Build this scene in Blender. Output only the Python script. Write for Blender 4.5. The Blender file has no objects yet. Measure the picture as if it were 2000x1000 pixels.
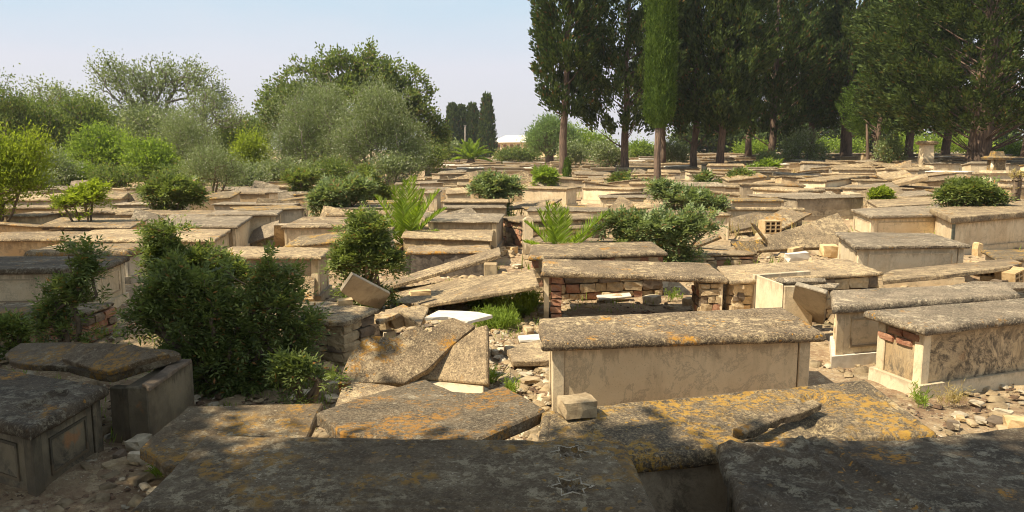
import bpy, bmesh, math, random
import numpy as np
from mathutils import Vector
random.seed(7)
R = np.random.RandomState(11)
S = bpy.context.scene
C = S.collection
# ------------------------------------------------------------------ camera
H = 2.0; F = 1500.0; HY = 290.0
PITCH = math.atan((500 - HY) / F)
cam = bpy.data.cameras.new('camera'); camo = bpy.data.objects.new('camera', cam); C.objects.link(camo)
cam.sensor_width = 36; cam.lens = 36 * F / 2000; cam.clip_start = 0.1; cam.clip_end = 3000
camo.location = (0, 0, H); camo.rotation_euler = (math.pi / 2 - PITCH, 0, 0)
S.camera = camo
# ------------------------------------------------------------------ light
SUN_FROM = Vector((-0.96, -0.40, 1.43)).normalized()
w = bpy.data.worlds.new('World'); S.world = w; w.use_nodes = True
nt = w.node_tree; nt.nodes.clear()
out = nt.nodes.new('ShaderNodeOutputWorld'); bg = nt.nodes.new('ShaderNodeBackground')
sky = nt.nodes.new('ShaderNodeTexSky'); sky.sky_type = 'NISHITA'; sky.sun_disc = False
sky.sun_elevation = math.asin(SUN_FROM.z); sky.sun_rotation = math.atan2(SUN_FROM.x, SUN_FROM.y)
sky.air_density = 1.0; sky.dust_density = 3.0; sky.ozone_density = 1.0
tc = nt.nodes.new('ShaderNodeTexCoord'); sp = nt.nodes.new('ShaderNodeSeparateXYZ')
nt.links.new(tc.outputs['Generated'], sp.inputs[0])
rp = nt.nodes.new('ShaderNodeValToRGB')
rp.color_ramp.elements[0].position = 0.0; rp.color_ramp.elements[0].color = (6.8, 6.7, 7.0, 1)
rp.color_ramp.elements[1].position = 1.0; rp.color_ramp.elements[1].color = (3.4, 4.1, 5.2, 1)
e = rp.color_ramp.elements.new(0.10); e.color = (6.9, 6.9, 7.6, 1)
e = rp.color_ramp.elements.new(0.19); e.color = (4.6, 6.5, 7.7, 1)
nt.links.new(sp.outputs['Z'], rp.inputs[0])
cn = nt.nodes.new('ShaderNodeTexNoise'); cn.inputs['Scale'].default_value = 2.2; cn.inputs['Detail'].default_value = 6; cn.inputs['Roughness'].default_value = .55
cmap = nt.nodes.new('ShaderNodeMapping'); cmap.inputs['Scale'].default_value = (1, 1, 3.2); nt.links.new(tc.outputs['Generated'], cmap.inputs[0]); nt.links.new(cmap.outputs[0], cn.inputs['Vector'])
cr = nt.nodes.new('ShaderNodeMapRange'); cr.inputs[1].default_value = .38; cr.inputs[2].default_value = .72; cr.inputs[3].default_value = 0; cr.inputs[4].default_value = .55; nt.links.new(cn.outputs['Fac'], cr.inputs[0])
hz = nt.nodes.new('ShaderNodeMix'); hz.data_type = 'RGBA'; nt.links.new(cr.outputs[0], hz.inputs[0]); nt.links.new(rp.outputs[0], hz.inputs[6]); hz.inputs[7].default_value = (7.3, 7.2, 7.7, 1)
mx = nt.nodes.new('ShaderNodeMix'); mx.data_type = 'RGBA'; mx.inputs[0].default_value = 0.82
nt.links.new(sky.outputs[0], mx.inputs[6]); nt.links.new(hz.outputs[2], mx.inputs[7])
nt.links.new(mx.outputs[2], bg.inputs[0]); bg.inputs[1].default_value = 0.072
nt.links.new(bg.outputs[0], out.inputs[0])
sun = bpy.data.lights.new('sun', 'SUN'); sun.energy = 5.0; sun.angle = math.radians(0.5); sun.color = (1.0, 0.90, 0.71)
suno = bpy.data.objects.new('sun', sun); C.objects.link(suno)
suno.rotation_euler = (-SUN_FROM).to_track_quat('-Z', 'Y').to_euler()
S.view_settings.view_transform = 'Standard'; S.view_settings.look = 'None'
S.view_settings.exposure = 0.80; S.view_settings.gamma = 1; S.view_settings.use_curve_mapping = False
S.cycles.use_denoising = True; S.cycles.pixel_filter_type = 'BLACKMAN_HARRIS'; S.cycles.filter_width = 1.05
S.cycles.max_bounces = 6; S.cycles.transparent_max_bounces = 4

# ------------------------------------------------------------------ projection and ground
cp, sn = math.cos(PITCH), math.sin(PITCH)
def ray(px, py):
    x = (px - 1000) / F; y = (500 - py) / F
    return np.array([x, cp + y * sn, -sn + y * cp])
def sm(a, b, v):
    t = min(1, max(0, (v - a) / (b - a))); return t * t * (3 - 2 * t)
def g(x, y):
    return 0.9 * sm(1, 26, x) * sm(9, 46, y) + 0.0
def U(px, py, h):                       # the point that a pixel sees at height h over the ground
    d = ray(px, py); f = lambda t: H + d[2] * t - g(d[0] * t, d[1] * t) - h
    t0 = 1.0; t1 = 1.3
    while f(t1) > 0 and t1 < 900: t0, t1 = t1, t1 * 1.08
    for _ in range(26):
        tm = (t0 + t1) / 2
        if f(tm) > 0: t0 = tm
        else: t1 = tm
    return np.array([0, 0, H]) + d * t1
def proj(p):
    v = np.array(p, float) - [0, 0, H]
    zc = v[1] * cp - v[2] * sn; yc = v[1] * sn + v[2] * cp
    return 1000 + F * v[0] / zc, 500 - F * yc / zc
def atD(px, py, D):                     # point at distance D along y
    d = ray(px, py); return np.array([0, 0, H]) + d * (D / d[1])

# ------------------------------------------------------------------ materials
def mat(name):
    m = bpy.data.materials.new(name); m.use_nodes = True; n = m.node_tree
    return m, n, n.nodes['Principled BSDF']
class NB:
    def __init__(s, n): s.n = n
    def new(s, t, **k):
        x = s.n.nodes.new(t)
        for a, b in k.items(): setattr(x, a, b)
        return x
    def link(s, a, b): s.n.links.new(a, b)
    def coord(s, rnd=True):
        ge = s.new('ShaderNodeNewGeometry')
        if not rnd: return ge.outputs['Position']
        oi = s.new('ShaderNodeObjectInfo'); m = s.new('ShaderNodeMath', operation='MULTIPLY'); m.inputs[1].default_value = 57
        s.link(oi.outputs['Random'], m.inputs[0])
        v = s.new('ShaderNodeVectorMath', operation='ADD'); s.link(ge.outputs['Position'], v.inputs[0]); s.link(m.outputs[0], v.inputs[1])
        return v.outputs[0]
    def noise(s, co, scale, detail=5, rough=.6, dist=0):
        t = s.new('ShaderNodeTexNoise'); t.inputs['Scale'].default_value = scale; t.inputs['Detail'].default_value = detail
        t.inputs['Roughness'].default_value = rough; t.inputs['Distortion'].default_value = dist
        s.link(co, t.inputs['Vector']); return t.outputs['Fac']
    def vor(s, co, scale, feature='F1', outp='Distance'):
        t = s.new('ShaderNodeTexVoronoi', feature=feature); t.inputs['Scale'].default_value = scale
        s.link(co, t.inputs['Vector']); return t.outputs[outp]
    def step(s, v, a, b, inv=False):
        m = s.new('ShaderNodeMapRange', interpolation_type='SMOOTHSTEP')
        m.inputs[1].default_value = a; m.inputs[2].default_value = b
        m.inputs[3].default_value = 1 if inv else 0; m.inputs[4].default_value = 0 if inv else 1
        s.link(v, m.inputs[0]); return m.outputs[0]
    def math(s, op, a, b=0.0):
        m = s.new('ShaderNodeMath', operation=op)
        for i, v in enumerate((a, b)):
            if isinstance(v, (int, float)): m.inputs[i].default_value = v
            else: s.link(v, m.inputs[i])
        return m.outputs[0]
    def mix(s, f, a, b, mode='MIX'):
        m = s.new('ShaderNodeMix', data_type='RGBA', blend_type=mode)
        for i, v in ((0, f), (6, a), (7, b)):
            if isinstance(v, tuple): m.inputs[i].default_value = (*v, 1)
            elif isinstance(v, (int, float)): m.inputs[i].default_value = v
            else: s.link(v, m.inputs[i])
        return m.outputs[2]
    def bump(s, h, strength, dist, bsdf, prev=None):
        b = s.new('ShaderNodeBump'); b.inputs['Strength'].default_value = strength; b.inputs['Distance'].default_value = dist
        s.link(h, b.inputs['Height'])
        if prev is not None: s.link(prev, b.inputs['Normal'])
        if bsdf is not None: s.link(b.outputs[0], bsdf.inputs['Normal'])
        return b.outputs[0]
def warp(b, co, scale, amt):
    t = b.new('ShaderNodeTexNoise'); t.inputs['Scale'].default_value = scale; t.inputs['Detail'].default_value = 3
    b.link(co, t.inputs['Vector'])
    s_ = b.new('ShaderNodeVectorMath', operation='SCALE'); s_.inputs['Scale'].default_value = amt; b.link(t.outputs['Color'], s_.inputs[0])
    a = b.new('ShaderNodeVectorMath', operation='ADD'); b.link(co, a.inputs[0]); b.link(s_.outputs[0], a.inputs[1]); return a.outputs[0]
def slab_mat(name, dark, mid, cream=.5, orange=.3, creamcol=(.56, .45, .30), orcol=(.52, .27, .03), spotscale=1.0, fine=1.0):
    m, n, p = mat(name); b = NB(n); co = b.coord(); wc = warp(b, co, 14, .06)
    oi = b.new('ShaderNodeObjectInfo')
    base = b.mix(b.step(b.noise(co, 4, 8, .7), .3, .7), dark, mid)
    big = b.noise(co, 1.6, 3, .5)
    # cream crusts: broad scabs where the large noise is high
    crust = b.math('MULTIPLY', b.step(b.noise(wc, 13, 10, .80), .585 - cream * .16, .64 - cream * .14), b.step(big, .60 - cream * .32, .70 - cream * .22))
    col = b.mix(b.math('MULTIPLY', crust, .85), base, creamcol)
    crust2 = b.math('MULTIPLY', b.step(b.noise(wc, 30, 8, .82), .60 - cream * .08, .65 - cream * .08), b.step(b.noise(co, 3.3, 4, .6), .45, .6))
    col = b.mix(b.math('MULTIPLY', crust2, .85), col, tuple(c * .85 for c in creamcol))
    # round lichens of two sizes
    rnd = b.math('ADD', b.vor(wc, 13 * spotscale), b.math('MULTIPLY', b.noise(co, 40, 3), .35))
    pick = b.step(b.noise(co, 3.1, 2), .46, .56)
    col = b.mix(b.math('MULTIPLY', b.step(rnd, .30, .38, True), b.math('MULTIPLY', pick, min(1, cream + .2))), col, tuple(c * .92 for c in creamcol))
    small = b.math('ADD', b.vor(wc, 46 * spotscale), b.math('MULTIPLY', b.noise(co, 70, 3), .5))
    col = b.mix(b.math('MULTIPLY', b.step(small, .38, .47, True), b.math('MULTIPLY', b.step(b.noise(co, 4, 4, .7), .50, .66), .8)), col, (.50, .43, .32))
    tiny = b.noise(co, 62, 6, .88)
    col = b.mix(b.math('MULTIPLY', b.step(tiny, .53, .59), .65 * fine), col, creamcol)
    col = b.mix(b.math('MULTIPLY', b.step(tiny, .40, .47, True), .75 * fine), col, tuple(c * .35 for c in dark))
    # black algae
    col = b.mix(b.math('MULTIPLY', b.step(b.noise(wc, 26, 6, .75), .55, .66), .6), col, tuple(c * .45 for c in dark))
    # yellow lichen
    om = b.math('MULTIPLY', b.step(b.noise(b.coord(), 2.3, 3, .6), .70 - orange * .35, .78 - orange * .3), b.step(b.noise(wc, 21, 8, .75), .47, .55))
    osp = b.math('MULTIPLY', b.step(b.math('ADD', b.vor(wc, 19), b.math('MULTIPLY', b.noise(co, 60, 3), .4)), .38, .44, True), b.step(b.noise(co, 1.9, 2), .62 - orange * .3, .7 - orange * .2))
    ocol = b.mix(b.noise(co, 30, 4), orcol, (orcol[0] * .55, orcol[1] * .42, orcol[2] * .8))
    col = b.mix(b.math('MULTIPLY', om, .9), col, ocol); col = b.mix(b.math('MULTIPLY', osp, .8), col, ocol)
    var = b.math('ADD', b.math('MULTIPLY', oi.outputs['Random'], .35), .82)
    mm = b.new('ShaderNodeVectorMath', operation='SCALE'); b.link(col, mm.inputs[0]); b.link(var, mm.inputs['Scale'])
    b.link(mm.outputs[0], p.inputs['Base Color']); p.inputs['Roughness'].default_value = .85
    p.inputs['Specular IOR Level'].default_value = .25
    h1 = b.bump(b.noise(co, 22, 8, .75), .8, .03, None)
    b.bump(b.math('ADD', b.noise(co, 110, 4, .7), b.step(small, .30, .45, True)), .5, .006, p, h1)
    return m
def side_mat(name, col1, col2, stain=.4, staincol=(.10, .085, .065), vein=.15, rust=.0):
    m, n, p = mat(name); b = NB(n); co = b.coord(); wc = warp(b, co, 1.4, .7)
    oi = b.new('ShaderNodeObjectInfo')
    st = b.new('ShaderNodeMapping'); st.inputs['Scale'].default_value = (1, 1, .22); b.link(co, st.inputs['Vector'])
    base = b.mix(b.step(b.noise(co, 2.2, 7, .65), .35, .68), col1, col2)
    base = b.mix(b.math('MULTIPLY', b.step(b.noise(st.outputs[0], 9, 5, .7), .5, .68), .35), base, tuple(c * .6 for c in col1))
    v = b.step(b.noise(wc, 2.6, 8, .75), .47, .5); v2 = b.step(b.noise(wc, 2.6, 8, .75), .5, .53, True)
    base = b.mix(b.math('MULTIPLY', b.math('MULTIPLY', v, v2), vein), base, (.16, .13, .10))
    sm_ = b.math('MULTIPLY', b.step(b.noise(co, 1.7, 3, .5), .66 - stain * .3, .76 - stain * .2), b.step(b.noise(wc, 13, 8, .8), .42, .6))
    base = b.mix(b.math('MULTIPLY', sm_, .85), base, staincol)
    rs = b.math('MULTIPLY', b.step(b.noise(co, 3.3, 4, .6), .62, .7), rust)
    base = b.mix(rs, base, (.32, .13, .04))
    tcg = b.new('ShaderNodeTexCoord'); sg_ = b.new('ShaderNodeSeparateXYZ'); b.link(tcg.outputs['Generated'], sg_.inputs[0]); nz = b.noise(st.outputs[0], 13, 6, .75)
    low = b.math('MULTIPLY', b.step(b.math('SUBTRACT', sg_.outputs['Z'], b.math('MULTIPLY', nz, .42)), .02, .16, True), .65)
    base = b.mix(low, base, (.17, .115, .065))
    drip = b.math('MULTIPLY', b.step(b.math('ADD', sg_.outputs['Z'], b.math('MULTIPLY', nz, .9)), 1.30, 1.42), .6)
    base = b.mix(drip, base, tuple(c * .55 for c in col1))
    spk = b.step(b.vor(wc, 70), .16, .22, True)
    base = b.mix(b.math('MULTIPLY', spk, .25), base, (.08, .065, .05))
    var = b.math('ADD', b.math('MULTIPLY', oi.outputs['Random'], .35), .80)
    mm = b.new('ShaderNodeVectorMath', operation='SCALE'); b.link(base, mm.inputs[0]); b.link(var, mm.inputs['Scale'])
    b.link(mm.outputs[0], p.inputs['Base Color']); p.inputs['Roughness'].default_value = .7; p.inputs['Specular IOR Level'].default_value = .3
    h1 = b.bump(b.noise(co, 7, 8, .7), .35, .02, None); b.bump(b.noise(co, 70, 5, .7), .35, .005, p, h1)
    return m
def rock_mat(name, c1, c2, bs=.9, sc=8):
    m, n, p = mat(name); b = NB(n); co = b.coord()
    oi = b.new('ShaderNodeObjectInfo')
    col = b.mix(b.step(b.noise(co, sc, 8, .75), .35, .65), c1, c2)
    ge = b.new('ShaderNodeNewGeometry')
    var = b.math('ADD', b.math('MULTIPLY', ge.outputs['Random Per Island'], .55), .68)
    var = b.math('MULTIPLY', var, b.math('ADD', b.math('MULTIPLY', oi.outputs['Random'], .3), .85))
    mm = b.new('ShaderNodeVectorMath', operation='SCALE'); b.link(col, mm.inputs[0]); b.link(var, mm.inputs['Scale'])
    b.link(mm.outputs[0], p.inputs['Base Color']); p.inputs['Roughness'].default_value = .9
    h1 = b.bump(b.noise(co, sc * 2, 9, .8), bs, .03, None); b.bump(b.noise(co, 90, 4, .7), .5, .006, p, h1)
    return m
def leaf_mat(name, c1, c2, c3=None, gloss=.35, trans=.35, amt3=.15):
    m, n, p = mat(name); b = NB(n)
    ge = b.new('ShaderNodeNewGeometry'); r = ge.outputs['Random Per Island']
    col = b.mix(r, c1, c2)
    cl = b.noise(ge.outputs['Position'], 1.3, 3)
    col = b.mix(b.step(cl, .35, .65), col, b.mix(r, tuple(c * .75 for c in c1), tuple(c * 1.2 for c in c2)))
    if c3:
        wn = b.new('ShaderNodeTexWhiteNoise', noise_dimensions='1D'); b.link(r, wn.inputs['W'])
        col = b.mix(b.step(wn.outputs['Value'], 1 - amt3 - .01, 1 - amt3), col, c3)
    b.link(col, p.inputs['Base Color']); p.inputs['Roughness'].default_value = 1 - gloss * 1.5; p.inputs['Specular IOR Level'].default_value = gloss
    tr = b.new('ShaderNodeBsdfTranslucent'); ms = b.new('ShaderNodeMixShader'); ms.inputs[0].default_value = trans
    tcol = b.mix(.5, col, (c2[0] * 1.6, c2[1] * 1.7, c2[2] * .6)); b.link(tcol, tr.inputs['Color'])
    b.link(p.outputs[0], ms.inputs[1]); b.link(tr.outputs[0], ms.inputs[2])
    b.link(ms.outputs[0], n.nodes['Material Output'].inputs['Surface'])
    return m
def plain(name, c1, c2, sc=6, rough=.8, bs=.4, stretch=None):
    m, n, p = mat(name); b = NB(n); co = b.coord()
    if stretch:
        st = b.new('ShaderNodeMapping'); st.inputs['Scale'].default_value = stretch; b.link(co, st.inputs['Vector']); co = st.outputs[0]
    f = b.noise(co, sc, 7, .7)
    b.link(b.mix(b.step(f, .35, .65), c1, c2), p.inputs['Base Color']); p.inputs['Roughness'].default_value = rough
    b.bump(f, bs, .02, p); return m
M = {}
M['slab'] = slab_mat('speckled_slab', (.085, .060, .038), (.215, .155, .095), .50, .32, creamcol=(.64, .48, .265), orcol=(.60, .31, .03))
M['slab_tan'] = slab_mat('tan_slab', (.13, .094, .058), (.32, .23, .135), .64, .28, creamcol=(.60, .445, .245))
M['slab_gold'] = slab_mat('gold_lichen_slab', (.095, .070, .044), (.195, .145, .090), .42, .66, creamcol=(.60, .45, .24), orcol=(.60, .365, .05))
M['slab_orange'] = slab_mat('orange_lichen_slab', (.075, .055, .034), (.165, .12, .070), .30, .62, creamcol=(.36, .30, .20), orcol=(.40, .21, .03))
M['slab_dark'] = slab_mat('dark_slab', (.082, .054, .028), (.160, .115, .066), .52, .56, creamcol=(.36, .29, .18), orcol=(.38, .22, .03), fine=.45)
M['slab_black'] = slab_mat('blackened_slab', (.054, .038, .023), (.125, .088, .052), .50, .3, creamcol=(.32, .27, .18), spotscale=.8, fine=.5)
M['slab_grey'] = slab_mat('grey_slab', (.105, .082, .056), (.25, .19, .125), .46, .15, creamcol=(.62, .50, .33))
M['slab_rough'] = slab_mat('rough_slab', (.115, .082, .050), (.27, .19, .11), .60, .45, creamcol=(.58, .44, .25))
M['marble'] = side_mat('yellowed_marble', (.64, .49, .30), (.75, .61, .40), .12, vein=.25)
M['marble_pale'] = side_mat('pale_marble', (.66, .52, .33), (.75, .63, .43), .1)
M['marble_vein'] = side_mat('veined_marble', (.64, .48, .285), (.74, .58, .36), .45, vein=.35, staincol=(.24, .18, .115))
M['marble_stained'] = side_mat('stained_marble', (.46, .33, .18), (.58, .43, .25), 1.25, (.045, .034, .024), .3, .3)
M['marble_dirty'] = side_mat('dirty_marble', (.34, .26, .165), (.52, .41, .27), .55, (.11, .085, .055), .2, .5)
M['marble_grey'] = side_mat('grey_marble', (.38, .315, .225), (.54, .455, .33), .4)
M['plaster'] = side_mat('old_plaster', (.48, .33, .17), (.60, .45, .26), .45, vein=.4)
M['weathered'] = side_mat('weathered_shadowed_marble', (.095, .074, .046), (.21, .165, .10), .6, (.05, .042, .03), .2, .6)  # weathered marble, darkened further so its colour carries the foreground shade
M['white'] = plain('white_marble', (.56, .49, .38), (.70, .63, .51), 9, .6, .3)
M['green'] = plain('dark_green_marble', (.035, .05, .04), (.10, .12, .10), 12, .35, .1)
M['brick'] = rock_mat('red_brick', (.26, .105, .055), (.40, .22, .125), .7, 10)
M['rock'] = rock_mat('tan_rubble', (.32, .22, .115), (.56, .42, .24), 1.0, 7)
M['rock_dark'] = rock_mat('dark_rubble', (.12, .085, .055), (.24, .17, .105), 1.0, 7)
M['litter'] = rock_mat('leaf_litter', (.09, .05, .025), (.22, .13, .07), .5, 9)
M['rock_white'] = rock_mat('pale_chips', (.36, .29, .19), (.58, .48, .33), .7, 9)
M['rough_dark'] = rock_mat('rough_dark_stone', (.07, .055, .042), (.19, .15, .11), 1.4, 9)
M['clay'] = rock_mat('clay_block', (.42, .27, .12), (.56, .39, .20), .5, 12)
M['bark'] = plain('bark', (.065, .042, .028), (.20, .13, .085), 7, .95, 1.0, (3, 3, .35))
M['bark_grey'] = plain('grey_bark', (.10, .085, .065), (.26, .22, .17), 9, .95, .8, (2, 2, .5))
M['twig'] = plain('twig', (.09, .06, .035), (.2, .14, .085), 12, .9)
M['cypress'] = leaf_mat('cypress_foliage', (.020, .042, .012), (.092, .122, .032), (.15, .08, .03), .12, .22, .05)
M['cypress_warm'] = leaf_mat('cypress_foliage_brown', (.021, .043, .012), (.10, .13, .035), (.16, .10, .035), .12, .22, .03)
M['cypress_column'] = leaf_mat('column_foliage', (.028, .058, .010), (.12, .175, .03), None, .12, .28)
M['olive'] = leaf_mat('olive_foliage', (.09, .12, .045), (.25, .29, .135), (.42, .43, .30), .2, .35, .12)
M['fig'] = leaf_mat('broad_foliage', (.055, .085, .022), (.185, .23, .062), (.26, .19, .07), .2, .4, .06)
M['bright'] = leaf_mat('bright_foliage', (.085, .13, .018), (.24, .32, .05), (.36, .42, .07), .2, .45, .12)
M['yellowgreen'] = leaf_mat('yellow_green_foliage', (.10, .14, .018), (.29, .34, .045), None, .15, .5)
M['willow'] = leaf_mat('willow_foliage', (.10, .15, .055), (.22, .30, .11), None, .15, .45)
M['shrub'] = leaf_mat('shrub_foliage', (.055, .082, .022), (.22, .26, .075), (.34, .15, .05), .3, .35, .03)
M['shrub_grey'] = leaf_mat('glossy_shrub_foliage', (.08, .12, .045), (.27, .32, .14), (.34, .20, .09), .35, .35, .06)
M['palm'] = leaf_mat('palm_foliage', (.08, .13, .012), (.26, .34, .03), None, .3, .55)
M['weed'] = leaf_mat('weed_foliage', (.12, .17, .025), (.26, .34, .06), None, .15, .45)
M['dry'] = leaf_mat('dry_grass', (.30, .22, .09), (.50, .40, .18), None, .1, .3)
def ground_mat():
    m, n, p = mat('dusty_soil'); b = NB(n); co = b.coord(False); wc = warp(b, co, 3, .3)
    col = b.mix(b.step(b.noise(co, .9, 6, .65), .35, .65), (.26, .155, .080), (.46, .32, .175))
    col = b.mix(b.step(b.noise(co, 9, 9, .8), .48, .62), col, (.58, .44, .26))
    col = b.mix(b.math('MULTIPLY', b.step(b.noise(wc, 24, 6, .8), .54, .64), .8), col, (.16, .085, .045))
    chips = b.math('ADD', b.vor(wc, 26), b.math('MULTIPLY', b.noise(co, 50, 2), .3))
    col = b.mix(b.math('MULTIPLY', b.step(chips, .34, .38, True), b.step(b.noise(co, 1.4, 3), .40, .58)), col, (.68, .56, .38))
    col = b.mix(b.math('MULTIPLY', b.step(b.noise(co, .35, 5, .6), .56, .66), .5), col, (.10, .11, .035))
    b.link(col, p.inputs['Base Color']); p.inputs['Roughness'].default_value = .95
    h = b.bump(b.noise(co, 8, 9, .8), 1, .06, None); b.bump(b.step(chips, .25, .42, True), .8, .02, p, h)
    return m
M['ground'] = ground_mat()

# ------------------------------------------------------------------ object helpers
def tag(o, label=None, cat=None, group=None, kind=None):
    if label: o['label'] = label
    if cat: o['category'] = cat
    if group: o['group'] = group
    if kind: o['kind'] = kind
    return o
def thing(name, label, cat, loc=(0, 0, 0), group=None):
    o = bpy.data.objects.new(name, None); C.objects.link(o); o.location = [float(v) for v in loc]; o.empty_display_size = .2
    return tag(o, label, cat, group)
def root_loc(o):
    p = np.zeros(3)
    while o is not None: p += np.array(o.location); o = o.parent
    return p
def mk(name, V, Fc, m, parent=None, smooth=False, origin=None):
    V = np.asarray(V, float)
    o = np.zeros(3)
    if parent is not None: o = root_loc(parent)
    elif origin is not None: o = np.asarray(origin, float)
    me = bpy.data.meshes.new(name)
    if isinstance(Fc, np.ndarray):
        k = Fc.shape[1]; me.vertices.add(len(V)); me.vertices.foreach_set('co', (V - o).ravel().astype(np.float32))
        me.loops.add(Fc.size); me.loops.foreach_set('vertex_index', Fc.ravel().astype(np.int32))
        me.polygons.add(len(Fc)); me.polygons.foreach_set('loop_start', np.arange(0, Fc.size, k, dtype=np.int32))
        me.polygons.foreach_set('loop_total', np.full(len(Fc), k, dtype=np.int32))
        me.update(calc_edges=True)
    else:
        me.from_pydata((V - o).tolist(), [], Fc)
    if smooth: me.polygons.foreach_set('use_smooth', [True] * len(me.polygons))
    me.materials.append(m)
    ob = bpy.data.objects.new(name, me); C.objects.link(ob)
    if parent is not None: ob.parent = parent
    elif origin is not None: ob.location = o
    return ob
class MB:
    def __init__(s): s.V = []; s.F = []
    def add(s, V, Fc):
        k = len(s.V); s.V += [tuple(float(c) for c in v) for v in V]; s.F += [tuple(int(i) + k for i in f) for f in Fc]; return s
    def prism(s, poly, bot):           # poly: top verts, bot: bottom verts, same count
        n = len(poly)
        return s.add(list(poly) + list(bot), [tuple(range(n)), tuple(reversed(range(n, 2 * n)))] + [(i, i + n, (i + 1) % n + n, (i + 1) % n) for i in range(n)])
    def box(s, c, ax, ay, az):          # centre, half-axes
        c, ax, ay, az = map(np.asarray, (c, ax, ay, az))
        t = [c + az + sx * ax + sy * ay for sx, sy in ((-1, -1), (1, -1), (1, 1), (-1, 1))]
        return s.prism(t, [p - 2 * az for p in t])
    def tube(s, pts, rad, n=7, cap=True):
        pts = [np.array(p, float) for p in pts]; rings = []
        for i, p in enumerate(pts):
            d = pts[min(i + 1, len(pts) - 1)] - pts[max(i - 1, 0)]; d /= np.linalg.norm(d) + 1e-9
            a = np.cross(d, [0, 0, 1.] if abs(d[2]) < .9 else [1., 0, 0]); a /= np.linalg.norm(a); b_ = np.cross(d, a)
            r = rad[i] if hasattr(rad, '__len__') else rad
            rings.append([p + r * (math.cos(t) * a + math.sin(t) * b_) for t in np.linspace(0, 2 * math.pi, n, endpoint=False)])
        V = [v for r_ in rings for v in r_]; Fc = []
        for i in range(len(pts) - 1):
            for j in range(n): Fc.append((i * n + j, i * n + (j + 1) % n, (i + 1) * n + (j + 1) % n, (i + 1) * n + j))
        if cap: Fc += [tuple(reversed(range(n))), tuple(range((len(pts) - 1) * n, len(pts) * n))]
        return s.add(V, Fc)
    def build(s, name, m, parent=None, smooth=False, origin=None, bevel=0, seg=1):
        ob = mk(name, s.V, s.F, m, parent, smooth, origin)
        if bevel:
            bm = bmesh.new(); bm.from_mesh(ob.data); bmesh.ops.recalc_face_normals(bm, faces=bm.faces)
            es = [e for e in bm.edges if len(e.link_faces) == 2 and e.calc_face_angle(0) > .6]
            bmesh.ops.bevel(bm, geom=es, offset=bevel, segments=seg, affect='EDGES', clamp_overlap=True); bm.to_mesh(ob.data); bm.free()
        return ob
def fn(x, y, s=1.0, seed=0.0):          # cheap smooth noise, -1..1
    x = np.asarray(x) * s + seed * 1.7; y = np.asarray(y) * s - seed * 2.3
    return (np.sin(x * 1.3 + 1.7 * np.sin(y * .9 + seed)) + np.sin(y * 1.7 + 1.3 * np.sin(x * 1.1)) + .6 * np.sin(x * 3.1 + y * 2.3) + .5 * np.sin(x * 5.3 - y * 4.1 + 2 * np.sin(y * 2.2)) + .35 * np.sin(9.1 * x + 7.7 * y)) / 3.0

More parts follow.
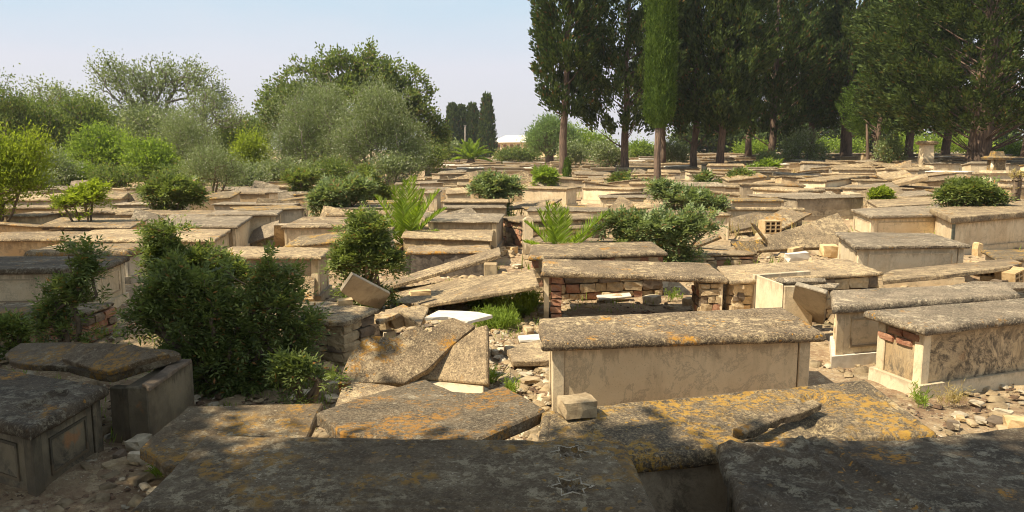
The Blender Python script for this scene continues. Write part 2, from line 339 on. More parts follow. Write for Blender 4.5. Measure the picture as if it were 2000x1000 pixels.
# ------------------------------------------------------------------ slabs, plates, tombs
def nrm(v): v = np.asarray(v, float); return v / (np.linalg.norm(v) + 1e-12)
def slab(Q, thick, m, parent, res=.05, relief=None, rough=1.0, rad=None, name='slab', groove=True, seed=None):
    Q = [np.asarray(q, float) for q in Q]; seed = R.rand() * 50 if seed is None else seed
    L = np.linalg.norm(Q[1] - Q[0]); W = np.linalg.norm(Q[3] - Q[0])
    nu = max(6, min(150, int(L / res))); nv = max(5, min(80, int(W / res)))
    rad = thick * .55 if rad is None else rad
    def spaced(n, Lg):                  # extra lines at the rounded edges
        e_ = np.array([0, .18, .45, .8, 1.25]) * rad / Lg; mid = np.linspace(e_[-1], 1 - e_[-1], max(n - 8, 3))[1:-1]
        return np.concatenate([e_, mid, 1 - e_[::-1]])
    u = spaced(nu, L); v = spaced(nv, W); UU, VV = np.meshgrid(u, v)
    P = (Q[0][None, None] * ((1 - UU) * (1 - VV))[..., None] + Q[1] * (UU * (1 - VV))[..., None] + Q[2] * (UU * VV)[..., None] + Q[3] * ((1 - UU) * VV)[..., None])
    n = nrm(np.cross(Q[1] - Q[0], Q[3] - Q[0]));
    if n[2] < 0: n = -n
    su, sv = UU * L, VV * W
    d = np.minimum(np.minimum(su, L - su), np.minimum(sv, W - sv))
    t = np.clip(1 - d / rad, 0, 1); drop = rad * (1 - np.sqrt(np.maximum(0, 1 - t ** 2)))
    h = -drop + rough * .0035 * fn(su, sv, 6, seed) + rough * .0015 * fn(su, sv, 29, seed)
    if groove: h += -.004 * np.exp(-((d - rad * 1.7) / .007) ** 2)
    h += -rough * .018 * np.clip(fn(su, sv, 3.1, seed + 3) - .55, 0, 1) * (d < rad * 1.3)
    if relief is not None: h = h + relief(su, sv, L, W)
    P = P + n * h[..., None]
    # ragged outline
    cen = sum(Q) / 4; edge = (d < 1e-6)
    wob = rough * .012 * fn(su, sv, 7, seed + 9) * (d < rad); P += nrm(Q[1] - Q[0]) * (wob * (abs(UU - .5) > .499))[..., None] + nrm(Q[3] - Q[0]) * (wob * (abs(VV - .5) > .499))[..., None]
    a, b_ = P.shape[:2]; V = P.reshape(-1, 3); idx = np.arange(a * b_).reshape(a, b_)
    Fc = np.stack([idx[:-1, :-1], idx[:-1, 1:], idx[1:, 1:], idx[1:, :-1]], -1).reshape(-1, 4).tolist()
    per = list(idx[0, :]) + list(idx[1:, -1]) + list(idx[-1, -2::-1]) + list(idx[-2:0:-1, 0])
    PV = V[per]; k0 = len(V); rings = []
    for dep, ins in ((thick * .45, 0.0), (thick * .7, .004), (thick * .9, thick * .22), (thick, thick * .55)):
        rg = []
        for p in PV:
            c_ = cen - p; c_ -= n * np.dot(c_, n); c_ = nrm(c_)
            base = p - n * 0; off = np.dot(p - Q[0], n)
            rg.append(p - n * (dep + min(off + rad, 0) if dep > 0 else 0) * 1.0 - n * (off + rad - rad) * 0 + c_ * ins)
        rings.append(np.array(rg))
    # make ring depths absolute relative to the slab plane
    out_ = []
    for (dep, ins), rg in zip(((thick * .62, 0), (thick * .78, .004), (thick * .93, thick * .2), (thick, thick * .5)), rings):
        off = (rg - Q[0]) @ n; out_.append(rg + np.outer(-dep - off, n))
    V = np.vstack([V] + out_); m_ = len(per); prev = per
    for r_ in range(4):
        cur = list(range(k0 + r_ * m_, k0 + (r_ + 1) * m_))
        for i in range(m_): Fc.append((prev[i], cur[i], cur[(i + 1) % m_], prev[(i + 1) % m_]))
        prev = cur
    Fc.append(tuple(reversed(prev)))
    ob = mk(name, V, Fc, m, parent, smooth=True); bm_sharp(ob, .9); return ob
def bm_sharp(ob, ang):
    try: ob.data.set_sharp_from_angle(angle=ang)
    except Exception: pass
def jag(poly, amp, n=2, rs=None):
    rs = rs or R; P = [np.array(p, float) for p in poly]
    nn = nrm(np.cross(P[1] - P[0], P[2] - P[0]))
    for k in range(n):
        Q = []
        for i in range(len(P)):
            a, b_ = P[i], P[(i + 1) % len(P)]; L = np.linalg.norm(b_ - a); Q.append(a)
            if L > .06:
                s_ = nrm(np.cross(nn, b_ - a)); Q.append((a + b_) / 2 + s_ * rs.uniform(-1, 1) * amp * min(1, L / .3))
        P = Q; amp *= .6
    return P
def plane_pts(px, anchors):
    A = [U(px[i][0], px[i][1], h) for i, h in anchors]
    n = nrm(np.cross(A[1] - A[0], A[2] - A[0])); n = n if n[2] > 0 else -n
    o = np.array([0, 0, H]); out_ = []
    for q in px:
        d = ray(*q); out_.append(o + d * (np.dot(A[0] - o, n) / np.dot(d, n)))
    return out_, n
def plate(name, label, cat, px, anchors, thick, m, group=None, amp=.02, bevel=.006, parent=None, key='slab', jn=2):
    P, n = plane_pts(px, anchors); P = jag(P, amp, jn) if amp else P
    if np.dot(np.cross(P[1] - P[0], P[2] - P[1]), n) < 0: pass
    bot = [p - n * thick + R.uniform(-1, 1, 3) * min(.006, amp) for p in P]
    c_ = sum(P) / len(P)
    mb = MB().prism(P, bot)
    if parent is not None: ob = mb.build(name, M[m], parent, bevel=bevel)
    else: ob = mb.build(name, M[m], None, origin=(c_ - n * thick), bevel=bevel); tag(ob, label, cat, group)
    return ob
feet = []                                # footprints of everything that stands by hand
def seg_box(mb, a, b_, ti, z0, z1, inw, tilt=0):
    """upright slab between ground points a-b, thickness ti inward (unit inw), from z0 to z1 (arrays allowed per end)"""
    a = np.asarray(a, float); b_ = np.asarray(b_, float)
    z1 = z1 if hasattr(z1, '__len__') else (z1, z1); z0 = z0 if hasattr(z0, '__len__') else (z0, z0)
    T = [np.array([*a[:2], z1[0]]), np.array([*b_[:2], z1[1]]), np.array([*(b_[:2] + inw * ti), z1[1]]), np.array([*(a[:2] + inw * ti), z1[0]])]
    B = [np.array([*a[:2], z0[0]]), np.array([*b_[:2], z0[1]]), np.array([*(b_[:2] + inw * ti), z0[1]]), np.array([*(a[:2] + inw * ti), z0[0]])]
    return mb.prism(T, B)
stone_data = []
def stone_meshes():
    for k in range(7):
        bm = bmesh.new(); bmesh.ops.create_cube(bm, size=1)
        bmesh.ops.subdivide_edges(bm, edges=bm.edges[:], cuts=1, use_grid_fill=True)
        rs = np.random.RandomState(k + 40)
        for v in bm.verts:
            c_ = np.array(v.co); r = np.linalg.norm(c_); c_ = c_ * (1 - .22 * max(0, r - .5)) + rs.uniform(-.07, .07, 3); v.co = c_
        me = bpy.data.meshes.new('stone'); bm.to_mesh(me); bm.free(); me.materials.append(M['rock']); stone_data.append(me)
stone_meshes()
stone_alt = {}
def stone_ob(name, m, c_, ax, ay, az, parent):
    k = R.randint(7); key = (k, m)
    if key not in stone_alt:
        me = stone_data[k].copy(); me.materials.clear(); me.materials.append(M[m]); stone_alt[key] = me
    ob = bpy.data.objects.new(name, stone_alt[key]); C.objects.link(ob)
    from mathutils import Matrix
    mm = Matrix(((ax[0], ay[0], az[0], 0), (ax[1], ay[1], az[1], 0), (ax[2], ay[2], az[2], 0), (0, 0, 0, 1)))
    if parent is not None: ob.parent = parent; c_ = np.asarray(c_) - root_loc(parent)
    ob.matrix_basis = Matrix.Translation([float(v) for v in c_]) @ mm
    return ob
def rubble_face(a, b_, z0, z1, inw, parent, mats=('rock',), course=.11, depth=.14, name='stone', joint=.012, wmin=.12, wmax=.34):
    a = np.asarray(a, float)[:2]; b_ = np.asarray(b_, float)[:2]; L = np.linalg.norm(b_ - a); d = (b_ - a) / L; z = z0
    while z < z1 - .02:
        hh = min(course * R.uniform(.75, 1.3), z1 - z); x = 0
        if z1 - z - hh < .03: hh = z1 - z
        while x < L - .01:
            ww = min(R.uniform(wmin, wmax), L - x)
            if L - x - ww < .06: ww = L - x
            c_ = np.array([*(a + d * (x + ww / 2) + inw * (depth / 2 - R.uniform(0, .025))), z + hh / 2])
            rot = R.uniform(-.06, .06) if name == 'stone' else R.uniform(-.02, .02)
            dx = np.array([d[0], d[1], rot]) * (ww - joint); dz = np.array([-d[0] * rot, -d[1] * rot, 1]) * (hh - joint)
            stone_ob(name, mats[R.randint(len(mats))], c_, dx * 1.06, np.array([*(inw * depth), 0]), dz * 1.06, parent)
            x += ww
        z += hh
def quad_from(FL, FR, yB, h):
    A = U(*FL, h); B = U(*FR, h); z = (A[2] + B[2]) / 2
    d = (B - A)[:2]; L = np.linalg.norm(d); d /= L; pr = np.array([-d[1], d[0]])
    lo, hi = .2, 2.5
    for _ in range(30):
        md = (lo + hi) / 2; p = np.array([*(A[:2] + pr * md), A[2]])
        if proj(p)[1] > yB: lo = md
        else: hi = md
    wd = min(1.15, max(.55, lo))
    return [A, B, np.array([*(B[:2] + pr * wd), B[2]]), np.array([*(A[:2] + pr * wd), A[2]])]
def tomb(px, h, label, style='panel', top='slab', side='marble', thick=.09, over=.07, res=.05, relief=None, plinth=True, pil='marble', yB=None,
         name='tomb', cat='tomb', group='box tombs of the old cemetery', rough=1.0, rad=None, end=None, drop=None, plinth_mat=None, frame=True, courses=None):
    if yB is not None: Q = quad_from(px[0], px[1], yB, h)
    else:
        hs = h if hasattr(h, '__len__') else [h] * 4
        Q = [U(*q, hh) for q, hh in zip(px, hs)]
    cen = sum(Q) / 4; gz = g(cen[0], cen[1])
    t = thing(name, label, cat, (cen[0], cen[1], gz), group)
    slab(Q, thick, M[top], t, res, relief, rough, rad)
    feet.append((cen[0], cen[1], np.linalg.norm(Q[1] - Q[0]) / 2, np.linalg.norm(Q[3] - Q[0]) / 2, math.atan2(*(Q[1] - Q[0])[1::-1])))
    du = nrm((Q[1] - Q[0])[:2]); dv = nrm((Q[3] - Q[0])[:2])
    B = [Q[0][:2] + (du + dv) * over, Q[1][:2] + (-du + dv) * over, Q[2][:2] - (du + dv) * over, Q[3][:2] + (du - dv) * over]
    zt = [q[2] - thick - .002 for q in Q]; zb = gz - .12
    side_m, pil_m, end_m = M[side], M[pil], M[end or side]
    if style == 'bare': return t, Q
    inws = [nrm(B[(i + 3) % 4] - B[i]) if False else None for i in range(4)]
    cc = sum(B) / 4
    def inward(i):
        a, b_ = B[i], B[(i + 1) % 4]; e_ = nrm(b_ - a); n_ = np.array([-e_[1], e_[0]]); return n_ if np.dot(cc - (a + b_) / 2, n_) > 0 else -n_
    pw = .09; zp = gz + (.10 if plinth else 0)
    if style in ('panel', 'plain', 'slant'):
        if style == 'panel':
            for i in range(4):
                a = B[i]; e1 = nrm(B[(i + 1) % 4] - a); e2 = nrm(B[(i + 3) % 4] - a)
                T = [a, a + e1 * pw, a + (e1 + e2) * pw, a + e2 * pw]
                MB().prism([np.array([*q, zt[i]]) for q in T], [np.array([*q, zb]) for q in T]).build('pilaster', pil_m, t, bevel=.006)
        for i in range(4):
            if i == 2: continue
            a, b_ = B[i], B[(i + 1) % 4]; e_ = nrm(b_ - a); iw = inward(i); k = pw + .004 if style == 'panel' else 0.0
            if style == 'plain' and i != 0 and i != 2: a = a + e_ * .002; b_ = b_ - e_ * .002
            a2 = a + e_ * k + iw * .012; b2 = b_ - e_ * k + iw * .012
            if style == 'plain' and i in (1, 3): a2 = a2 + e_ * .0; 
            mb = MB(); seg_box(mb, a2, b2, .035, zb, (zt[i] - .001 * i, zt[(i + 1) % 4] - .001 * i), iw)
            pn = mb.build('front_panel' if i == 0 else 'end_panel', side_m if i == 0 else end_m, t, bevel=.003)
            Lw = np.linalg.norm(b2 - a2); z1 = min(zt[i], zt[(i + 1) % 4])
            if frame and style == 'panel' and i != 2 and Lw > .3:
                fm = MB(); m1 = .07; zlo, zhi = zp + .06, z1 - .06
                o_ = -iw * .010; cA = a2 + e_ * m1; cB = b2 - e_ * m1
                if zhi - zlo > .12:
                    seg_box(fm, cA + o_, cB + o_, .012, zlo, zlo + .018, iw); seg_box(fm, cA + o_, cB + o_, .012, zhi - .018, zhi, iw)
                    seg_box(fm, cA + o_, cA + e_ * .018 + o_, .012, zlo + .018, zhi - .018, iw); seg_box(fm, cB - e_ * .018 + o_, cB + o_, .012, zlo + .018, zhi - .018, iw)
                    fm.build('frame_moulding', side_m if i == 0 else end_m, pn)
        a = B[2]; b_ = B[3]; iw = inward(2); mb = MB(); seg_box(mb, a + nrm(b_ - a) * pw, b_ - nrm(b_ - a) * pw, .035, zb, (zt[2] - .004, zt[3] - .004), iw); mb.build('back_panel', side_m, t)
    elif style in ('rubble', 'rubble_low'):
        core = [q + (cc - q) * .16 for q in B]
        MB().prism([np.array([*q, z - .004]) for q, z in zip(core, zt)], [np.array([*q, zb]) for q in core]).build('core', M['rock_dark'], t)
        for i in (0, 1, 3):
            a, b_ = B[i], B[(i + 1) % 4]
            rubble_face(a, b_, gz - .02, min(zt[i], zt[(i + 1) % 4]) - .004, inward(i), t, courses or ('rock', 'rock', 'rock_dark', 'rock', 'rock', 'rock_dark', 'rock', 'brick'))
    if plinth:
        pm = MB(); o2 = .035; BB = [B[0] - (du + dv) * o2, B[1] + (du - dv) * o2, B[2] + (du + dv) * o2, B[3] + (-du + dv) * o2]
        inner = [q + (cc - q) * .12 for q in BB]
        for i in range(4):
            j = (i + 1) % 4
            T = [BB[i], BB[j], inner[j], inner[i]]
            pm.prism([np.array([*q, zp]) for q in T], [np.array([*q, zb]) for q in T])
        pm.build('plinth', M[plinth_mat or side], t)
    return t, Q

# ------------------------------------------------------------------ ground
def build_ground():
    ys = np.concatenate([np.linspace(-16, 2, 40), 2 + np.linspace(0, 18, 180)[1:], 20 * np.exp(np.linspace(0, math.log(60), 90))[1:]])
    us = np.linspace(-1, 1, 241); us = np.sign(us) * np.abs(us) ** 1.25
    X = us[None, :] * (16 + np.maximum(0, ys)[:, None] * 1.5); Y = np.repeat(ys[:, None], len(us), 1)
    def smv(a, b_, v): t = np.clip((v - a) / (b_ - a), 0, 1); return t * t * (3 - 2 * t)
    Z = .9 * smv(1, 26, X) * smv(9, 46, Y)
    damp = np.clip((40 - Y) / 30, 0, 1)
    Z = Z - .02 + damp * (.035 * fn(X, Y, 1.1, 2) + .014 * fn(X, Y, 4.3, 5) + .006 * fn(X, Y, 13, 1))
    V = np.stack([X, Y, Z], -1).reshape(-1, 3); a, b_ = X.shape; idx = np.arange(a * b_).reshape(a, b_)
    Fc = np.stack([idx[:-1, :-1], idx[:-1, 1:], idx[1:, 1:], idx[1:, :-1]], -1).reshape(-1, 4)
    o = mk('ground', V, Fc, M['ground'], smooth=True); tag(o, 'dusty rubble strewn cemetery ground', None, None, 'structure')
build_ground()
# ------------------------------------------------------------------ reliefs carved in slab tops
def rosette(cu, cv, r):
    def f(su, sv, L, W):
        x, y = su - cu * L, sv - cv * W; d = np.hypot(x, y * 1.1); a = np.arctan2(y, x)
        s_ = 1 / (1 + np.exp((d - r) / .006)); return -.028 * s_ + .020 * np.exp(-(d / (r * .35)) ** 2) * (1 + .3 * np.cos(3 * a)) + .004 * np.exp(-((d - r * 1.25) / .01) ** 2)
    return f
def star(cu, cv, r):
    def f(su, sv, L, W):
        x, y = su - cu * L, sv - cv * W; d = np.hypot(x, y); a = np.arctan2(y, x)
        k = np.abs(((a / (math.pi / 3)) % 1) - .5) * 2; rs_ = r * (.52 + .48 * k ** 1.6); s_ = 1 / (1 + np.exp((d - rs_) / .004))
        return -.015 * s_ + .008 * np.exp(-(d / (r * .25)) ** 2) + .009 * np.exp(-((d - rs_ * 1.08) / .011) ** 2)
    return f
def combine(*fs): return lambda su, sv, L, W: sum(f(su, sv, L, W) for f in fs)
def script_rows(u0, u1, v0, v1, rows=7):   # worn engraved inscription
    def f(su, sv, L, W):
        u, v = su / L, sv / W; m_ = (u > u0) & (u < u1) & (v > v0) & (v < v1)
        row = ((v - v0) / (v1 - v0) * rows) % 1; ink = (row > .25) & (row < .7) & (np.sin(su * 190 + 5 * np.sin(sv * 60)) + np.sin(su * 87 + sv * 300) > .35)
        return -.003 * (m_ & ink)
    return f
def border(ins): return lambda su, sv, L, W: -.005 * np.exp(-((np.minimum(np.minimum(su, L - su), np.minimum(sv, W - sv)) - ins) / .008) ** 2)
def drapery(su, sv, L, W):
    u, v = su / L, sv / W
    fold = .018 * np.clip(fn(su * 1.0 + sv * .6, sv - su * .5, 5.5, 4), -.3, 1) * (u < .33)
    leaf = .024 * np.clip(fn(su, sv, 11, 8), 0, 1) * (u < .30) * (v > .35)
    ridge = .026 * np.exp(-((u - .30 - .22 * (1 - v)) / .012) ** 2) * (v < .95) + .02 * np.exp(-((u - .30 + .05 * v) / .010) ** 2) * (v > .4)
    low = .016 * np.exp(-((v - .16 - .03 * np.sin(u * 9)) / .02) ** 2) * (u > .22)
    strap = .006 * (np.abs(u - .62) < .03)
    wav = .02 * np.sin(u * 7 + .6) * np.exp(-((1 - v) / .15) ** 2)
    return fold + leaf + ridge + low + strap + wav
# ------------------------------------------------------------------ near tombs
T_ = tomb
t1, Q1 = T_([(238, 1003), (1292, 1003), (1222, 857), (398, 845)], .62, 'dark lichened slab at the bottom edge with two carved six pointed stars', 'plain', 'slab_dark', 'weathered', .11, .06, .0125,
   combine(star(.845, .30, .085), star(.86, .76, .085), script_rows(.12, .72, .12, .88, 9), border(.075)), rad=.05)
T_([(1040, 912), (1832, 842), (1690, 738), (1058, 800)], [.50, .53, .56, .53], 'brown slab with golden lichen and two round rosettes, a broken strip lying on it', 'plain', 'slab_gold', 'marble_dirty', .09, .05, .015,
   combine(rosette(.72, .22, .085), rosette(.78, .68, .085), border(.06)), rad=.035)
for cu, cv in ((.845, .30), (.86, .76)):
    c_ = Q1[0] * (1 - cu) * (1 - cv) + Q1[1] * cu * (1 - cv) + Q1[2] * cu * cv + Q1[3] * (1 - cu) * cv; ex = nrm(Q1[1] - Q1[0]); ey = nrm(Q1[3] - Q1[0])
    pts = [c_ + ex * r * math.cos(a) + ey * r * math.sin(a) + [0, 0, .002] for a, r in [(k * math.pi / 6, (.096 if k % 2 == 0 else .051)) for k in range(13)]]
    MB().tube(pts, .0038, 5, False).build('star_rim', M['marble_grey'], t1)
    mb = MB()
    for k in range(6):
        a = k * math.pi / 3; mb.tube([c_ + [0, 0, -.012], c_ + ex * .022 * math.cos(a) + ey * .022 * math.sin(a) + [0, 0, -.010], c_ + ex * .046 * math.cos(a) + ey * .046 * math.sin(a) + [0, 0, -.022]], [.005, .010, .003], 5)
    mb.build('flower_carving', M['slab_grey'], t1, True)
T_([(1475, 1075), (2260, 1040), (2020, 836), (1400, 868)], .60, 'shade-darkened tomb in the bottom corner, slab carved in relief with draped cloth', 'panel', 'slab_black', 'weathered', .10, .05, .014, drapery, rad=.03, rough=1.5, plinth=False, pil='weathered')
T_([(1058, 668), (1614, 650), (1529, 598), (1052, 620)], .62, 'large marble tomb with veined side panel, its slab overhanging and marked by two round hollows', 'panel', 'slab', 'marble_vein', .075, .085, .02,
   combine(rosette(.86, .28, .075), rosette(.83, .72, .075)), rad=.035, frame=False, plinth=False)
t5, Q5 = T_([(1807, 640), (2120, 606), (2010, 580), (1686, 606)], .60, 'black stained marble tomb, bare red brick showing in its pale end', 'panel', 'slab_grey', 'marble_stained', .075, .09, .02,
   combine(border(.07), script_rows(.05, .9, .2, .8, 5)), rad=.035, end='plaster', plinth_mat='marble_pale', frame=False)
T_([(1626, 598), (1995, 574), (1965, 552), (1622, 566)], .58, 'long tomb behind the black stained one, slab streaked white, pale panelled front', 'panel', 'slab_grey', 'marble', .08, .06, .025,
   border(.06), rad=.038, plinth_mat='white')
# open frame slab with brick leg
Q = [U(1057, 530, .60), U(1424, 543, .55), U(1385, 513, .55), U(1060, 505, .60)]
cen = sum(Q) / 4; t7 = thing('tomb', 'slab like a table over an open gap, one red brick leg, one rubble pier', 'tomb', (cen[0], cen[1], 0), 'box tombs of the old cemetery')
slab(Q, .07, M['slab'], t7, .018, None, 1.2, .033); feet.append((cen[0], cen[1], 1.1, .4, 0))
du = nrm((Q[1] - Q[0])[:2]); dv = nrm((Q[3] - Q[0])[:2])
a = Q[0][:2] + du * .03 + dv * .06; mb = MB(); seg_box(mb, a, a + dv * .5, .06, -.05, .525, du); mb.build('side_panel', M['marble'], t7, bevel=.005)
for k in range(6):
    c_ = np.array([*(a + du * (.145 + R.uniform(-.004, .004)) + dv * .13), .045 + .088 * k]); stone_ob('brick', 'brick', c_, np.array([*du, 0]) * .125, np.array([*dv, 0]) * .24, np.array([0, 0, .078]), t7)
a = Q[1][:2] - du * .30 + dv * .07
MB().prism([np.array([*q, .45]) for q in (a + du * .03 + dv * .03, a + du * .20 + dv * .03, a + du * .20 + dv * .42, a + du * .03 + dv * .42)],
           [np.array([*q, -.05]) for q in (a + du * .03 + dv * .03, a + du * .20 + dv * .03, a + du * .20 + dv * .42, a + du * .03 + dv * .42)]).build('core', M['rock_dark'], t7)
rubble_face(a, a + du * .23, 0, .47, dv, t7, ('rock', 'rock', 'brick', 'rock_dark'), .09, .1, wmin=.08, wmax=.2)
rubble_face(a, a + dv * .46, 0, .47, du, t7, ('rock', 'rock', 'brick', 'rock_dark'), .09, .1, wmin=.08, wmax=.2)
b_ = Q[1][:2] - du * .05 + dv * .06; mb = MB(); seg_box(mb, b_, b_ + dv * .5, .05, -.05, .47, -du); mb.build('side_panel', M['marble'], t7, bevel=.005)
T_([(1032, 502), (1305, 492), (1274, 471), (1036, 477)], .60, 'tan slab on a low rubble body right behind the brick legged table', 'rubble', 'slab', 'plaster', .06, .07, .03, plinth=False, courses=('rock', 'rock', 'rock_dark', 'rock', 'rock', 'rock', 'brick'))
T_([(1425, 549), (1726, 531), (1652, 504), (1400, 519)], .52, 'tan slab with patchy rubble front, growing weeds, between brick legged table and open marble box', 'rubble', 'slab_tan', 'plaster', .05, .06, .025, plinth=False, courses=('rock', 'rock_dark', 'rock', 'rock', 'clay'))
T_([(1670, 481), (1896, 478), (1820, 455), (1630, 453)], .60, 'clean cream tomb with fluted corners and a framed front panel', 'panel', 'slab_grey', 'marble_pale', .06, .07, .022, rad=.02, plinth_mat='marble')
t13, Q13 = T_([(1858, 425), (2170, 401), (2090, 384), (1816, 407)], .72, 'tall cream tomb with dark green marble corner posts and double edged golden slab', 'panel', 'slab_tan', 'marble', .13, .10, .03, pil='green', rad=.02, frame=False, plinth_mat='marble_pale')
T_([(1698, 421), (1862, 418), (1830, 400), (1662, 408)], .62, 'tomb with flat grey slab and carved corner columns, behind the pale urn', 'panel', 'slab_grey', 'marble', .08, .06, .03, rad=.02)
T_([(1716, 404), (1868, 395), (1850, 384), (1692, 390)], .58, 'cream ended tomb under the round green bush on the right', 'panel', 'slab_tan', 'marble', .04, .05, .04)
T_([(1262, 419), (1430, 419)], .64, 'smooth beige sided tomb whose orange edged slab sticks out of the wide bush', 'plain', 'slab', 'marble', .04, .04, .04, yB=404)
T_([(1422, 391), (1537, 391)], .62, 'tomb with grooved beige front and an orange lichened grey slab', 'panel', 'slab_gold', 'marble', .05, .05, .05, yB=380)
T_([(1556, 388), (1690, 384)], .60, 'tomb with a wide dark, blotchy front panel', 'plain', 'slab_grey', 'marble_dirty', .03, .03, .05, yB=380)  # front panel in the darker, blotchy marble
T_([(1466, 365), (1559, 371)], .66, 'tomb with a thick plain pale slab like a parapet', 'panel', 'slab_tan', 'marble', .10, .05, .05, yB=358)
T_([(1505, 384), (1622, 379)], .58, 'low tomb with a split slab and a pile of fallen chips on it', 'plain', 'slab_grey', 'marble', .05, .04, .05, yB=374)
T_([(1614, 352), (1697, 340)], [.62, .70, .70, .62], 'tilted tomb with a heavy slab and sloping smooth side', 'plain', 'slab_tan', 'marble', .08, .06, .05, yB=None) if False else T_([(1614, 352), (1697, 342)], .70, 'tilted tomb with a heavy slab and sloping smooth side', 'plain', 'slab_tan', 'marble', .08, .06, .05, yB=337)
T_([(1945, 503), (2120, 505), (2080, 486), (1916, 487)], .42, 'low tomb with an orange dusted slab at the right edge', 'plain', 'slab_gold', 'marble', .06, .05, .04)
# left half
T_([(-60, 612), (168, 612)], .30, 'low tumbled wall of brick and stone in front of the thick rolled slab', 'rubble', 'slab_dark', 'plaster', .04, .0, .04, yB=590, plinth=False, rough=2.5, courses=('brick', 'rock_dark', 'brick'))
T_([(58, 838), (212, 752), (-10, 716), (-190, 770)], [.44] * 4, 'weathered worn tomb with sunken carving in its slab and a framed peeling end', 'panel', 'slab_black', 'weathered', .085, .05, .016,
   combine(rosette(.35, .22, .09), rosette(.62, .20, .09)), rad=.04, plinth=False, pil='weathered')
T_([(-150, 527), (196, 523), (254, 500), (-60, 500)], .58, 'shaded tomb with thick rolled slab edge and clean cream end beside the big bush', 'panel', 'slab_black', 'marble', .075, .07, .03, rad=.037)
T_([(46, 490), (250, 489)], .50, 'low tomb with a thick crumbling grey slab edge', 'plain', 'slab_rough', 'marble_grey', .12, .02, .04, yB=473, rough=2.2)
T_([(-70, 467), (190, 465)], .52, 'long dark brown slab touching the left edge of the view', 'plain', 'slab', 'plaster', .06, .05, .04, yB=450)
T_([(128, 468), (420, 468), (457, 444), (182, 448)], .56, 'long tomb with a chalky slab and a smooth cream end just behind the big bush', 'plain', 'slab_tan', 'marble', .06, .05, .03, rough=1.6)
T_([(74, 441), (255, 444), (290, 427), (118, 424)], .58, 'brown slab raised over an open dark gap with a perforated block under it', 'rubble', 'slab', 'plaster', .035, .06, .04, plinth=False, courses=('rock_dark', 'clay', 'rock'))
T_([(300, 439), (464, 441), (498, 419), (336, 417)], .62, 'tomb with a rounded cream end and a grey beaded slab', 'plain', 'slab_grey', 'marble', .06, .06, .035, rad=.03)
T_([(226, 417), (425, 420)], .60, 'wide flat slab with an orange left rim in the left rows', 'plain', 'slab', 'marble', .05, .05, .045, yB=403)
T_([(402, 419), (542, 417)], .66, 'tall tomb with a dark end and small white plinth, centre left', 'panel', 'slab_grey', 'marble', .06, .06, .045, yB=404, end='marble_dirty', plinth_mat='white')
T_([(468, 411), (600, 406)], .68, 'tomb with a veined grey front and orange rimmed slab', 'plain', 'slab_gold', 'marble_grey', .035, .05, .045, yB=399, end='marble_dirty')
T_([(4, 421), (76, 421)], .52, 'small tomb with a patched plaster wall near the left edge', 'plain', 'slab', 'plaster', .04, .04, .05, yB=409)
T_([(98, 413), (242, 414)], .55, 'tomb with a torn crumbling slab and stained low front', 'plain', 'slab_rough', 'marble_dirty', .06, .03, .04, yB=401, rough=2.5)
T_([(548, 442), (735, 441), (760, 424), (592, 423)], .60, 'broad tomb behind an upright dark slate panel', 'plain', 'slab', 'marble', .05, .05, .035)
T_([(415, 500), (628, 501), (650, 484), (452, 480)], .62, 'tan slabbed tomb with a rolled end post beside the leaning rough panel', 'panel', 'slab_tan', 'marble_dirty', .05, .06, .03, frame=False)
T_([(633, 407), (768, 405)], .58, 'grey sided tomb left of the near palm', 'plain', 'slab_grey', 'marble_grey', .03, .04, .05, yB=399)
T_([(680, 396), (804, 396)], .62, 'narrow tomb with an orange edge hidden by the palm fronds', 'plain', 'slab_gold', 'marble', .03, .04, .05, yB=391)
T_([(833, 432), (975, 433), (987, 417), (823, 414)], .62, 'dark slabbed tomb with a framed border and narrow upright end post', 'panel', 'slab_grey', 'marble_dirty', .035, .05, .04, border(.08), frame=False)
T_([(783, 462), (961, 468), (966, 444), (796, 437)], .46, 'low tomb with a white smeared slab, a rough stone lying on its end', 'plain', 'slab_tan', 'plaster', .04, .04, .035, rough=1.6)
T_([(864, 393), (993, 393)], .60, 'first of two long ribbed slabs in front of the round bush', 'plain', 'slab_tan', 'marble_dirty', .05, .05, .045, yB=384)
T_([(866, 405), (990, 404)], .50, 'second ribbed slab, lower and greyer, over a stained wall', 'plain', 'slab_grey', 'marble_dirty', .05, .03, .045, yB=395)
T_([(1014, 366), (1108, 368)], .66, 'cream fronted tomb at the foot of the first tall cypress', 'plain', 'slab_tan', 'marble', .05, .04, .05, yB=358)
T_([(1028, 411), (1190, 412)], .54, 'tomb with a low beige side directly behind the right hand palm', 'plain', 'slab_grey', 'marble', .03, .03, .045, yB=402)
T_([(1014, 432), (1190, 424)], .52, 'overhanging brown slab around the foot of the right hand palm', 'rubble', 'slab', 'plaster', .05, .08, .04, yB=416, plinth=False)
T_([(1135, 366), (1232, 369)], .56, 'bright engraved tomb between first and second cypress trunks', 'plain', 'slab_tan', 'marble', .05, .04, .05, yB=357)
T_([(1170, 385), (1300, 385)], .58, 'pale thin slabbed tomb in front of the second cypress trunk', 'panel', 'slab_grey', 'marble', .04, .05, .05, yB=377)
T_([(1030, 448), (1190, 441)], .38, 'sunken brown slab between the two palms, nearly level with the rubble', 'rubble', 'slab', 'plaster', .05, .05, .04, yB=432, plinth=False)
T_([(1310, 498), (1478, 494)], .22, 'low broken rubble base with crumbled rim among weeds', 'rubble', 'slab_rough', 'plaster', .05, .0, .04, yB=478, plinth=False, rough=2.5)
T_([(792, 492), (962, 490)], .40, 'sunken tomb with a very rough dark stone side under a fallen slab', 'plain', 'slab_rough', 'rough_dark', .05, .0, .04, yB=480, plinth=False, rough=2.5)
